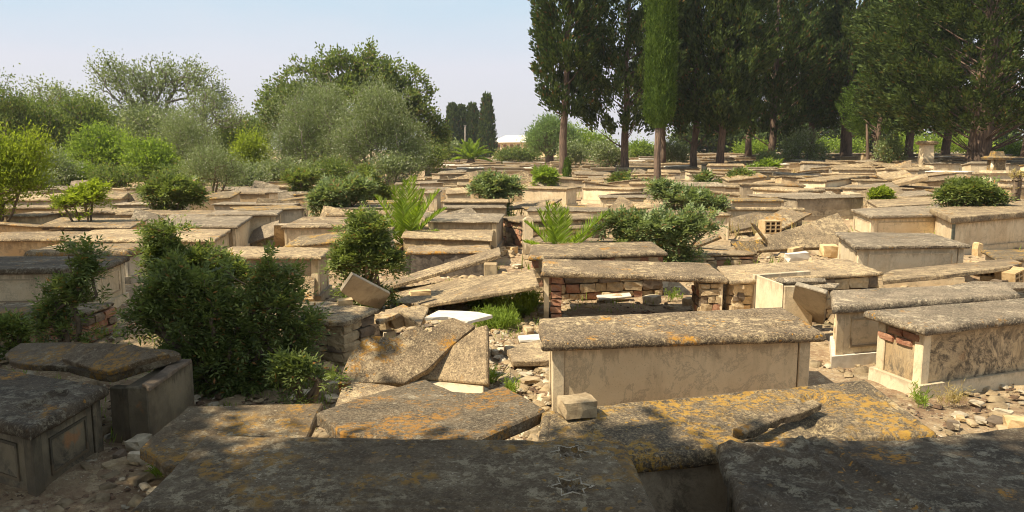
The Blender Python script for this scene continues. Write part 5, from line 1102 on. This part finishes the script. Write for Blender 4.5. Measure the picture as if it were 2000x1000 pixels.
bush = [(1000, 290, 88, 'low green bushes in front of the long building', [(995, 303, 30, 6), (1030, 303, 25, 5)], 'fig'), (860, 285, 75, 'grey bush under the domed tree at its right', [(860, 290, 30, 24), (835, 285, 30, 30)], 'fig'), (905, 292, 92, 'dry bush beside the distant palm', [(885, 296, 16, 12), (872, 300, 14, 10)], 'olive'),
        (1190, 300, 58, 'round grey olive bush between first and second trunks', [(1180, 300, 34, 24), (1205, 305, 24, 18)], 'olive'), (1120, 300, 66, 'pale olive bush right behind the first tall cypress', [(1118, 298, 26, 16)], 'olive'), (1310, 300, 62, 'pale olive bush behind the column cypress', [(1305, 298, 28, 24), (1330, 300, 20, 18)], 'olive'),
        (1255, 292, 90, 'distant bright bush seen between second trunk and column', [(1245, 294, 22, 14), (1265, 296, 14, 10)], 'bright'), (1565, 300, 52, 'dark olive bush under the grove', [(1565, 282, 40, 36), (1545, 300, 30, 22), (1590, 300, 30, 22)], 'olive'), (1480, 295, 80, 'low bright bush deep in the grove', [(1470, 294, 40, 12)], 'bright'),
        (1612, 290, 85, 'green hedge behind the thick trunk', [(1605, 286, 40, 16), (1660, 288, 35, 16)], 'bright'), (1740, 300, 44, 'light green bush beside the small conifer', [(1735, 288, 26, 28), (1745, 305, 22, 16)], 'shrub_grey'), (1860, 290, 75, 'bright green hedge behind the pedestal', [(1830, 285, 60, 18), (1890, 287, 60, 18)], 'bright'),
        (1970, 300, 60, 'bright green bush behind the ornate monument', [(1985, 292, 30, 22), (1960, 305, 22, 12)], 'bright'), (1770, 285, 85, 'bright hedge between bush and pedestal', [(1770, 284, 40, 20)], 'bright'), (1480, 322, 48, 'small bush near the fifth cypress trunk', [(1500, 315, 16, 12)], 'shrub_grey')]
for i, (px, py, D, lab, el, m) in enumerate(bush):
    tree('bush', lab, 'bush', px, D, el, 80 + i, m, n=110, k=40, sig=.004 * D, L=.0030 * D, Wd=.0007 * D, trunk_r=.08, stems=3, trunk_h=.1, shell=.2, tip=.01)
for i, (px, D, lab, el, m) in enumerate(((40, 30, 'low grey bush at the foot of the left edge trees', [(35, 345, 50, 26), (70, 350, 40, 20)], 'olive'), (150, 35, 'low bright bush below the tallest left bush', [(150, 345, 45, 22)], 'bright'), (225, 33, 'dark low bush in the middle of the left hedge', [(225, 348, 50, 20)], 'fig'),
        (350, 34, 'dark low bush under the dark olive tree', [(350, 345, 50, 24)], 'fig'), (470, 33, 'low bush between the small olive and the rounded pair', [(480, 345, 45, 22)], 'olive'), (545, 36, 'low thicket under the left rounded olive', [(545, 335, 45, 26), (590, 335, 40, 20)], 'olive'),
        (650, 33, 'shaded low thicket under the pair of rounded olives', [(650, 335, 50, 24)], 'fig'), (760, 34, 'shaded thicket under the right rounded olive', [(770, 325, 50, 24)], 'olive'), (815, 45, 'bush closing the right foot of the domed tree', [(815, 310, 35, 26), (845, 305, 30, 22)], 'fig'))):
    tree('bush', lab, 'bush', px, D, el, 150 + i, m, n=130, k=40, sig=.005 * D, L=.0032 * D, Wd=.0008 * D, trunk_r=.06, stems=3, trunk_h=.1, shell=.2, tip=.01)
for i, (px, D, lab, el, m) in enumerate(((70, 46, 'full mid green tree in the left mass, nearest the edge', [(60, 250, 70, 62), (100, 280, 60, 50), (30, 290, 50, 50)], 'fig'), (170, 48, 'full mid green tree behind the tallest bright bush', [(165, 240, 65, 55), (200, 270, 60, 50)], 'fig'),
        (300, 47, 'olive toned tree under the half bare crown', [(290, 255, 70, 52), (330, 280, 60, 45)], 'olive'), (455, 50, 'grey green tree filling the gap before the domed tree', [(455, 285, 45, 36), (490, 290, 40, 34)], 'fig'))):
    tree('green_tree', lab, 'tree', px, D, el, 170 + i, m, n=330, k=44, sig=.28, L=.17, Wd=.045, trunk_r=.16, stems=3, trunk_h=.15, shell=.2, tip=.01)
# trees closing the view far behind
for i, (px, D, el, lab) in enumerate((( 30, 70, [(30, 250, 60, 50)], 'distant grey green tree behind the left edge trees'), (190, 75, [(190, 265, 70, 35)], 'distant tree behind the bright hedge'), (330, 78, [(330, 270, 70, 30)], 'distant tree below the half bare tree'), (470, 80, [(470, 275, 55, 25)], 'distant tree in the gap left of the domed tree'),
                                        (1400, 100, [(1390, 270, 90, 30)], 'distant tree behind the fourth and fifth trunks'), (1540, 105, [(1540, 265, 90, 35)], 'distant tree deep behind the grove'), (1700, 105, [(1700, 262, 90, 35)], 'distant tree behind the small conifer'), (1900, 100, [(1900, 262, 100, 38)], 'distant tree behind the large leaning tree'))):
    tree('background_tree', lab, 'tree', px, D, el, 120 + i, 'fig' if i < 4 else 'cypress', n=230, k=34, sig=.006 * D, L=.005 * D, Wd=.0014 * D, trunk_r=.2, trunk_h=.2, shell=.2, depth=.5, group='background trees')
# ---- pinnate leaved shrubs
def pinnate(T, D, rs, k, sig, Lr, nl, Ll, Wl):
    n = len(T) * k; P = np.repeat(T, k, 0) + rs.normal(0, 1, (n, 3)) * sig * .55 ; A = unit(np.repeat(D, k, 0) + rs.normal(0, .8, (n, 3)) + [0, 0, .1]); Lr_ = Lr * rs.uniform(.7, 1.3, n)
    side = unit(np.cross(A, np.array([0, 0, 1.]) + rs.normal(0, .3, (n, 3)))); nn = np.cross(side, A); VV = []; 
    for j in range(nl):
        f = .25 + .75 * (j // 2) / max(1, (nl - 1) // 2); sg = 1 if j % 2 else -1; last = j == nl - 1
        b_ = P + A * (Lr_ * f)[:, None] - np.array([0, 0, 1]) * (Lr_ * f ** 2 * .25)[:, None]; d = A if last else unit(A * .55 + side * sg * .9)
        d = unit(d + rs.normal(0, .15, (n, 3)) - [0, 0, .15]); sd = unit(np.cross(d, nn)); L_ = (Ll * rs.uniform(.8, 1.2, n))[:, None]
        VV.append(np.stack([b_, b_ + d * L_ * .45 + sd * Wl + nn * Wl * .2, b_ + d * L_, b_ + d * L_ * .45 - sd * Wl + nn * Wl * .2], 1))
    st = np.stack([P, P + side * .0012, P + A * Lr_[:, None] + side * .0012 - [0, 0, 1] * (Lr_ * .25)[:, None], P + A * Lr_[:, None] - [0, 0, 1] * (Lr_ * .25)[:, None]], 1); VV.append(st)
    V = np.concatenate(VV, 0).reshape(-1, 3); return V, np.arange(len(V)).reshape(-1, 4)
def lumpy(T, amp, rs, fr=1.0):
    c0 = T.mean(0); v = T - c0; a = np.arctan2(v[:, 2], v[:, 0]); q = 1 + amp * fn(a * 1.6, v[:, 1] * 2, fr, rs.rand() * 30)
    T = c0 + v * q[:, None]; T[:, 2] = np.maximum(T[:, 2], .05); return T
def shrub(label, basepx, basepy, ells, D, seed, leafm='shrub', n=120, k=9, sig=.07, Lr=.16, nl=7, Ll=.055, Wl=.009, stems=5, rtip=.003, rmax=.018, shell=.15, depth=.8, kind='wild_shrub', group='pinnate leaved shrubs growing among the tombs', bend=.15, whips=0):
    rs = np.random.RandomState(seed); base = U(basepx, basepy, 0) if basepy else None; n = int(n * .72); Ll *= 1.18; Wl *= 1.1; rmax *= 1.3; rtip *= 1.3
    if D is None: D = base[1]
    if base is None: x = (basepx - 1000) / F * D; base = np.array([x, D, g(x, D)])
    base[1] = D; base[0] = (basepx - 1000) / F * D * 1.01; bl = px_blobs(base, D, [(a, b_ + ry * .10, rx * .88, ry * .78) for a, b_, rx, ry in ells], depth); T = in_blobs(bl, n, rs, shell); T = T[T[:, 2] > .05]
    T = lumpy(T, .34, rs); low = T[rs.rand(len(T)) < .2].copy(); low[:, 2] *= rs.uniform(.12, .5, len(low)); low[:, 0] = low[:, 0].mean() + (low[:, 0] - low[:, 0].mean()) * .8; T = np.concatenate([T, low])
    if whips:
        top = T[np.argsort(-T[:, 2])[:whips]]; T = np.concatenate([T] + [top + rs.normal(0, .05, top.shape) + [0, 0, .055 * (j + 1)] for j in range(3)])
    LP_, LD_ = [], []; LV, LF = [], []; off = 0; c0 = T.mean(0); ang = np.arctan2(T[:, 1], T[:, 0] - c0[0]); o_ = np.argsort(ang)
    for s_ in range(stems):
        TT = T[o_[s_::1][: max(4, len(T) // stems)]] if s_ == 0 else T[o_[s_ * len(T) // stems:(s_ + 1) * len(T) // stems]]
        if len(TT) == 0: continue
        m_ = TT.mean(0); tr = [np.array([rs.uniform(-.12, .12), rs.uniform(-.1, .1), -.05]), m_ * [.3, .3, .2], m_ * [.6, .6, .45]]
        P, par, ends = skeleton(TT, tr, rs, bend, 2); V, Fc = limb_mesh(P, par, rtip, rmax, 5); LV.append(V); LF.append(Fc + off); off += len(V)
        for e_ in ends.values():
            b_ = P[e_]; a = P[par[e_]]; o2 = unit(b_ - a); ln_ = min(np.linalg.norm(b_ - a), .5); f = rs.uniform(-1.0, .0, k) * ln_ * 1.6 + Lr * .3
            LP_.append(b_ + o2 * f[:, None] * [1, 1, .8] + rs.normal(0, sig * .28, (k, 3))); LD_.append(np.repeat((o2 + [0, 0, .25])[None], k, 0))
    V, Fc = pinnate(np.concatenate(LP_), np.concatenate(LD_), rs, 1, .01, Lr, nl, Ll, Wl)
    return stamp(kind, base, [('stems', np.concatenate(LV), np.concatenate(LF), 'twig', True), ('foliage', V, Fc, leafm, False)], label, 'bush', group)
shrub('large dark shrub sprawling between the shaded tombs, half in shade', 440, None, [(400, 600, 130, 60), (480, 650, 110, 70), (335, 590, 75, 45), (530, 590, 70, 60), (380, 700, 100, 50), (480, 730, 90, 40), (590, 690, 55, 40), (285, 620, 45, 40), (610, 640, 35, 45)], 6.3, 201, n=480, k=10, sig=.08, Lr=.13, Ll=.045, Wl=.0085, stems=12, rmax=.022, whips=26, depth=.6, shell=.35)
shrub('upper part of the sprawling shrub, lit leaves over the cream ended tomb', 380, None, [(370, 520, 90, 45), (315, 500, 42, 36), (450, 540, 60, 38)], 7.6, 202, n=240, k=10, sig=.06, Lr=.14, Ll=.05, Wl=.009, stems=6, whips=10, depth=.5)
shrub('thin leggy shrub in front of the thick rolled slab on the left', 125, None, [(135, 575, 62, 40), (105, 625, 60, 40), (165, 540, 30, 30)], 7.0, 203, n=90, k=8, sig=.06, Lr=.13, Ll=.05, Wl=.009, stems=5, whips=5, depth=.5)
shrub('low dark shrub patch at the shaded left edge', 20, None, [(25, 645, 50, 28)], 7.2, 204, n=60, k=8, sig=.06, Lr=.12, Ll=.045, Wl=.009, stems=4, depth=.6)
shrub('sprig of leaves trailing beside the dry stone wall', 600, None, [(590, 725, 42, 20), (640, 745, 26, 12), (560, 715, 26, 26)], 5.6, 205, n=56, k=6, sig=.05, Lr=.12, Ll=.042, Wl=.008, stems=4, depth=.5)
shrub('bright lush shrub beside the pale tipped panel', 730, None, [(710, 500, 72, 38), (675, 512, 42, 36), (755, 512, 38, 24), (715, 470, 50, 28)], 9.4, 206, n=300, k=10, sig=.07, Lr=.15, Ll=.055, Wl=.010, stems=7, whips=12, depth=.6)
shrub('wide spreading glossy shrub burying a tomb behind the orange edged slab', 1280, None, [(1275, 440, 80, 36), (1215, 435, 35, 25), (1340, 440, 55, 28), (1300, 465, 60, 26), (1240, 465, 40, 25)], 12.6, 207, 'shrub_grey', n=420, k=10, sig=.09, Lr=.17, Ll=.06, Wl=.014, stems=8, rmax=.025, depth=.6)
shrub('scrambling shrub around the column cypress foot', 1345, None, [(1345, 388, 58, 20), (1300, 370, 34, 15), (1395, 402, 26, 12)], 19, 208, 'shrub_grey', n=260, k=9, sig=.12, Lr=.2, Ll=.08, Wl=.018, stems=7, depth=.6)
shrub('dark shrub at the feet of the fourth and fifth trunks', 1425, None, [(1440, 350, 30, 18), (1375, 352, 20, 14), (1240, 350, 18, 12)], 34, 209, 'shrub', n=140, k=10, sig=.18, Lr=.3, Ll=.14, Wl=.03, stems=5)
shrub('round dense bush on the path with one shady side', 965, None, [(966, 358, 40, 24), (948, 368, 30, 18), (990, 366, 26, 18)], 22, 210, 'shrub_grey', n=240, k=12, sig=.12, Lr=.2, Ll=.09, Wl=.022, stems=6, depth=.8)
shrub('light green bush left of the first tall cypress trunk', 1063, None, [(1063, 345, 24, 13)], 33, 211, 'bright', n=110, k=12, sig=.14, Lr=.25, Ll=.12, Wl=.028, stems=5)
shrub('tangled grey green shrub, left mass behind the grey sided tomb', 660, None, [(655, 380, 48, 30), (630, 390, 28, 24), (690, 372, 40, 26)], 19, 212, 'shrub_grey', n=340, k=10, sig=.12, Lr=.2, Ll=.085, Wl=.018, stems=7, depth=.7)
shrub('tangled shrub with reddish tips, right mass beside the near palm', 730, None, [(715, 364, 42, 24), (742, 378, 22, 16)], 22, 213, 'shrub', n=220, k=9, sig=.13, Lr=.22, Ll=.09, Wl=.018, stems=6, depth=.7, whips=8)
shrub('low leafy shrub under the left olive tree', 580, None, [(590, 350, 36, 18)], 27, 214, 'shrub', n=130, k=10, sig=.15, Lr=.24, Ll=.10, Wl=.022, stems=5)
shrub('dark glossy bush rising from the left rows', 335, None, [(335, 370, 48, 26), (310, 380, 30, 18), (365, 382, 30, 18)], 18, 215, 'shrub', n=280, k=10, sig=.11, Lr=.19, Ll=.08, Wl=.018, stems=7, depth=.7)
shrub('thin yellow green bush with a spindly stem in the left rows', 165, None, [(165, 385, 45, 22), (130, 395, 25, 15), (190, 372, 22, 15)], 15, 216, 'yellowgreen', n=110, k=6, sig=.09, Lr=.16, Ll=.065, Wl=.014, stems=4, depth=.6)
shrub('round green bush at the foot of the large leaning tree', 1890, None, [(1890, 372, 48, 24), (1862, 384, 30, 12), (1925, 386, 35, 10)], 17, 217, 'shrub', n=360, k=10, sig=.11, Lr=.18, Ll=.075, Wl=.018, stems=7, depth=.7)
shrub('small mat of yellow green leaves on a slab near the dark front tomb', 1724, None, [(1724, 380, 26, 7)], 21, 218, 'yellowgreen', n=80, k=8, sig=.08, Lr=.14, Ll=.08, Wl=.03, stems=3)
shrub('twisted bare bush with few leaves at the right edge', 1990, None, [(1988, 345, 18, 24)], 20, 219, 'dry', n=70, k=1, sig=.06, Lr=.12, Ll=.05, Wl=.012, stems=6, rtip=.01, rmax=.05, kind='bare_bush', group=None)
shrub('low green patch below the grove at its left', 1520, None, [(1500, 325, 18, 10), (1470, 335, 12, 8)], 42, 220, 'bright', n=60, k=10, sig=.18, Lr=.3, Ll=.16, Wl=.035, stems=4)
# ---- palms
def palm(label, basepx, D, fronds, seed, scale=1.0, group='young palms', h0=.15):
    rs = np.random.RandomState(seed); x = (basepx - 1000) / F * D * 1.005; base = np.array([x, D, g(x, D)]); t = thing('palm', label, 'palm', base, group)
    mb = MB().tube([base + [0, 0, -.1], base + [0, 0, h0 * .6], base + [0, 0, h0 + .12]], [.10 * scale, .12 * scale, .06 * scale], 9); mb.build('trunk', M['bark'], t, True)
    for az, el, L, dry in fronds:
        az, el = math.radians(az), math.radians(el); d0 = np.array([math.cos(az) * math.cos(el), math.sin(az) * math.cos(el), math.sin(el)]); hz = np.array([math.cos(az), math.sin(az), 0]); m_ = 16; P = []; p = base + [0, 0, h0] + hz * .03; d = d0.copy()
        for i in range(m_): P.append(p.copy()); p = p + d * L / m_; d = nrm(d - np.array([0, 0, .02 + .026 * math.cos(el)]) + hz * .006)
        mb = MB().tube(P, [(.014 * (1 - i / m_) + .003) * scale for i in range(m_)], 5); V = list(mb.V); Fc = [f for f in mb.F]
        n = 40; side = nrm(np.cross(d0, [0, 0, 1.])); PP = np.array(P); LP, LD, LL = [], [], []
        for j in range(n):
            f = .2 + .8 * j / n; i = min(m_ - 2, int(f * (m_ - 1))); q = P[i] + (P[i + 1] - P[i]) * (f * (m_ - 1) - i); ax = nrm(P[i + 1] - P[i]); up_ = nrm(np.cross(side, ax)); up_ = up_ if up_[2] > 0 else -up_
            for sg in (-1, 1): LP.append(q); LD.append(nrm(ax * (.50 + .4 * f) + side * sg * (1.1 - .6 * f) + up_ * (.42 + rs.normal(0, .08)) + rs.normal(0, .05, 3))); LL.append(L * .24 * math.sin(math.pi * min(1, .18 + f * .80)) ** .7 + .03)
        LP, LD, LL = map(np.array, (LP, LD, LL)); sd = unit(np.cross(LD, np.array([0, -.8, .5]) + rs.normal(0, .45, LD.shape))); wv = .0115 * scale
        for p_, d_, l_, s_ in zip(LP, LD, LL, sd):
            k = len(V); V += [tuple(p_), tuple(p_ + d_ * l_ * .4 + s_ * wv), tuple(p_ + d_ * l_ - [0, 0, .05 * l_]), tuple(p_ + d_ * l_ * .4 - s_ * wv)]; Fc.append((k, k + 1, k + 2, k + 3))
        mk('frond', V, Fc, M['dry' if dry else 'palm'], t)
    return t
palm('bright young palm sprouting between tombs, left of the path', 793, 14.6, [(95, 80, 1.36, 0), (60, 70, 1.25, 0), (25, 66, 1.31, 0), (150, 62, 1.25, 0), (175, 50, 1.09, 0), (120, 72, 1.31, 0), (200, 42, 0.92, 0), (10, 55, 1.09, 0), (-20, 40, 0.76, 0), (230, 55, 0.98, 0), (270, 68, 1.09, 0), (300, 60, 1.09, 0), (340, 20, 0.38, 1), (190, 15, 0.38, 1), (250, 12, 0.34, 1), (80, 75, 1.48, 0)], 301, 1.0)
palm('smaller palm with a long right leaning frond, right of the path', 1096, 12.4, [(100, 78, 1.05, 0), (130, 66, 1.05, 0), (160, 58, 0.94, 0), (75, 72, 1.0, 0), (22, 48, 1.16, 0), (15, 56, 1.22, 0), (8, 20, 0.77, 0), (-10, 30, 0.66, 0), (200, 45, 0.77, 0), (250, 62, 0.83, 0), (300, 55, 0.77, 0), (190, 12, 0.29, 1), (340, 10, 0.29, 1), (230, 15, 0.29, 1), (120, 74, 1.11, 0)], 302, .8)
palm('distant full palm in front of the far dark cypresses', 921, 84, [(a, e_, 2.6, 0) for a, e_ in ((0, 35), (30, 50), (60, 60), (100, 75), (140, 55), (180, 35), (210, 45), (250, 60), (300, 55), (330, 40), (160, 70), (20, 72), (200, 15), (-20, 12), (270, 30))], 303, 4.5, None, .8)
# ---- weeds and grass
def weeds(name, label, pts, m, n, hgt, Wd, seed):
    rs = np.random.RandomState(seed); P = []
    for px, py, rx, ry in pts:
        c_ = U(px, py, 0); a = rs.uniform(0, 6.3, n); r = np.sqrt(rs.rand(n)); sx = rx / F * c_[1]; sy = ry / F * c_[1] * 3
        P.append(np.stack([c_[0] + r * np.cos(a) * sx, c_[1] + r * np.sin(a) * sy, np.zeros(n)], 1))
    P = np.concatenate(P); P[:, 2] = [g(a, b_) - .01 for a, b_ in P[:, :2]]; N = len(P); st = unit(np.stack([rs.normal(0, .35, N), rs.normal(0, .35, N), np.ones(N)], 1)); h = hgt * rs.uniform(.4, 1.2, N)
    V, Fc = blades(P, st, h, Wd, rs); AP = []; AD = []
    for j in range(9):
        f = .25 + .75 * rs.rand(N); AP.append(P + st * (h * f)[:, None]); AD.append(st * .5 + rs.normal(0, .6, (N, 3)) + [0, 0, .3])
    V2, F2 = blades(np.concatenate(AP), np.concatenate(AD), hgt * .28, Wd * 1.2, rs); tag(mk(name, np.concatenate([V, V2]), np.concatenate([Fc, F2 + len(V)]), M[m]), label, None, None, 'stuff')
weeds('weeds', 'feathery light green weeds by the brick legged table', [(1000, 615, 38, 12), (970, 640, 45, 10), (1030, 600, 20, 8), (940, 600, 30, 6)], 'weed', 260, .22, .0035, 1)
weeds('weeds', 'green weeds sprinkled between the tombs', [(1320, 585, 15, 4), (1490, 560, 20, 5), (1600, 575, 25, 5), (1420, 500, 40, 6), (960, 745, 5, 8), (985, 590, 15, 5), (1470, 495, 20, 6), (850, 470, 15, 3), (880, 415, 30, 4), (1000, 440, 10, 8), (310, 930, 8, 4), (1795, 790, 8, 8), (600, 755, 30, 8), (1690, 440, 10, 4), (1000, 770, 6, 4), (1420, 520, 15, 6), (200, 660, 60, 8)], 'weed', 26, .16, .003, 2)
weeds('dry_grass', 'pale dry grass among the rows and behind the far tombs', [(1240, 560, 10, 5), (1860, 790, 25, 4), (1700, 505, 20, 5), (1080, 440, 20, 3)], 'dry', 40, .18, .0018, 3)
def field(name, label, n, m, yr, hgt, Wd, seed, xr=.75):
    rs = np.random.RandomState(seed); y = yr[0] * (yr[1] / yr[0]) ** rs.rand(n * 3); x = rs.uniform(-1, 1, n * 3) * y * xr; kp = (fn(x, y, .35, seed) > .25); x, y = x[kp][:n], y[kp][:n]; N = len(x)
    P = np.stack([x, y, np.array([g(a, b_) for a, b_ in zip(x, y)])], 1); s_ = 1 + y / 25; k = 7; PP = np.repeat(P, k, 0) + rs.normal(0, .06, (N * k, 3)) * [1, 1, 0]
    V, Fc = blades(PP, np.stack([rs.normal(0, .3, N * k), rs.normal(0, .3, N * k), np.ones(N * k)], 1), hgt * rs.uniform(.5, 1.3, N * k), Wd * np.repeat(s_, k), rs); tag(mk(name, V, Fc, M[m]), label, None, None, 'stuff')
field('dry_grass', 'straw coloured grass tufts between the rows', 2400, 'dry', (17, 130), .35, .006, 5)
field('green_grass', 'thin green grass tufts between the rows', 1800, 'weed', (12, 110), .28, .006, 9)
field('leaf_litter', 'thin green weeds close to the tombs', 260, 'weed', (5, 14), .10, .003, 12)

# ---- long building far off, pole
D = 165; q = atD(1000, 290, D); x0, x1 = atD(966, 290, D)[0], atD(1092, 290, D)[0]; zt, zb = atD(1000, 283, D)[2], -.2
t = thing('long_building', 'long cream building with a white pitched roof and brown shutters, half hidden by trees', 'building', (q[0], D, 0))
W1 = np.array([x0, D, 0.]); W2 = np.array([x1, D - 14, 0.]); e_ = nrm(W2 - W1); n_ = np.array([-e_[1], e_[0], 0]); Lw = np.linalg.norm(W2 - W1)
MB().prism([W1 + [0, 0, 3.2], W2 + [0, 0, 3.2], W2 + n_ * 9 + [0, 0, 3.2], W1 + n_ * 9 + [0, 0, 3.2]], [W1 - [0, 0, .5], W2 - [0, 0, .5], W2 + n_ * 9 - [0, 0, .5], W1 + n_ * 9 - [0, 0, .5]]).build('wall', plain('cream_wall', (.62, .46, .24), (.70, .54, .31), 2, .8, .1), t)
o = W1 - e_ * .8 - n_ * .8; p = W2 + e_ * .8 - n_ * .8
MB().prism([o + n_ * 4.9 + [0, 0, 4.8], p + n_ * 4.9 + [0, 0, 4.8], p + n_ * 5.6 + [0, 0, 4.8], o + n_ * 5.6 + [0, 0, 4.8]], [o + [0, 0, 3.25], p + [0, 0, 3.25], p + n_ * 10.6 + [0, 0, 3.25], o + n_ * 10.6 + [0, 0, 3.25]]).build('roof', M['white'], t)
shm = plain('brown_shutter', (.16, .06, .03), (.22, .09, .045), 3, .7, .1); frm = plain('pale_frame', (.6, .52, .38), (.68, .6, .46), 3, .7, .1)
for i in range(7):
    for z in (2.25,):
        c_ = W1 + e_ * (1.3 + i * 2.0) - n_ * .06 + [0, 0, z]
        f = MB().box(c_, e_ * .62, n_ * .05, np.array([0, 0, .72])).build('window', frm, t)
        MB().box(c_ - n_ * .07, e_ * .46, n_ * .03, np.array([0, 0, .60])).build('shutter', shm, f)
b0 = atD(909, 300, 118); b0[2] = 0
t = thing('utility_pole', 'grey utility pole before the far dark cypresses', 'pole', b0); MB().tube([b0 + [0, 0, -.2], b0 + [0, 0, 5.4]], [.17, .12], 8).build('shaft', M['bark_grey'], t, True); MB().box(b0 + [0, 0, 5.45], (.22, 0, 0), (0, .14, 0), (0, 0, .05)).build('cap', M['bark_grey'], t)
# ---- trees beside and behind the photographer, whose shade lies on the front tombs
def shade_tree(label, x, y, blobs, seed, n, k=34, L=.20, Wd=.06, sg=.2):
    rs = np.random.RandomState(seed); base = np.array([x, y, 0.]); T = in_blobs([(bx - x, by - y, bz, rx, ry, rz) for bx, by, bz, rx, ry, rz in blobs], n, rs, .1)
    P, par, ends = skeleton(T, [np.array([0, 0, -.1]), np.array([.1, 0, 1.8]), np.array([0, .1, 3.6])], rs, .1, 2); V, Fc = limb_mesh(P, par, .02, .32, 6); V2, F2 = foliage(T, np.tile([0, 0, .3], (len(T), 1)), rs, k, sg, L, Wd)
    return stamp('shade_tree', base, [('trunk', V, Fc, 'bark', True), ('crown', V2, F2, 'fig', False)], label, 'tree', 'trees around the viewpoint')
shade_tree('leafy tree left of the view, its shade reaching the big shrub', -12.5, 3.0, [(-11.0, 2.2, 6.8, 2.4, 1.3, 1.7), (-8.2, 2.2, 6.8, 2.2, 1.4, 1.6), (-10.6, 4.2, 7.0, 2.6, 1.5, 1.7), (-7.8, 3.9, 6.6, 1.9, 1.2, 1.4), (-12.4, 5.6, 7.0, 2.4, 1.5, 1.6), (-13.0, 7.2, 7.0, 2.4, 1.3, 1.4), (-10.4, 6.0, 6.8, 1.7, 1.3, 1.3), (-15.5, 3.0, 6.0, 2.5, 3.0, 2.5), (-7.1, 4.7, 6.8, 1.7, 1.1, 1.2), (-10.3, 7.6, 6.9, 1.6, 1.2, 1.2), (-11.6, 8.7, 6.9, 1.6, 1.0, 1.1)], 401, 3000, sg=.16)
shade_tree('leafy tree behind the viewpoint, its shade over the star slab', -7.0, -2.4, [(-7.0, .85, 7.2, 2.4, 1.05, .9), (-4.3, 1.0, 7.2, 2.1, .95, .9), (-6.2, -.9, 6.6, 2.8, 1.3, 1.6), (-8.0, -3.5, 6.0, 3.0, 2.0, 2.2)], 402, 1150, sg=.14)
shade_tree('leafy tree right behind the viewpoint, its shade over the draped tomb', -2.0, -2.8, [(-2.6, .85, 7.1, 1.6, .9, .9), (-.8, .65, 7.1, 1.4, .85, .9), (-2.2, -.7, 6.8, 2.2, 1.2, 1.3), (-3.0, -3.2, 6.0, 2.5, 2.0, 2.0)], 403, 750, sg=.12)

# ---- air
bm_ = MB().box((0, 600, 8.6), (1950, 0, 0), (0, 640, 0), (0, 0, 11.6)); hz_ = bm_.build('haze', M['white'], None)
hm = bpy.data.materials.new('haze_air'); hm.use_nodes = True; hm.node_tree.nodes.clear(); ho = hm.node_tree.nodes.new('ShaderNodeOutputMaterial'); pv = hm.node_tree.nodes.new('ShaderNodeVolumePrincipled')
pv.inputs['Color'].default_value = (.86, .88, .93, 1); pv.inputs['Density'].default_value = .00032; pv.inputs['Anisotropy'].default_value = .1; hm.node_tree.links.new(pv.outputs[0], ho.inputs['Volume']); hz_.data.materials.clear(); hz_.data.materials.append(hm); hz_['kind'] = 'stuff'
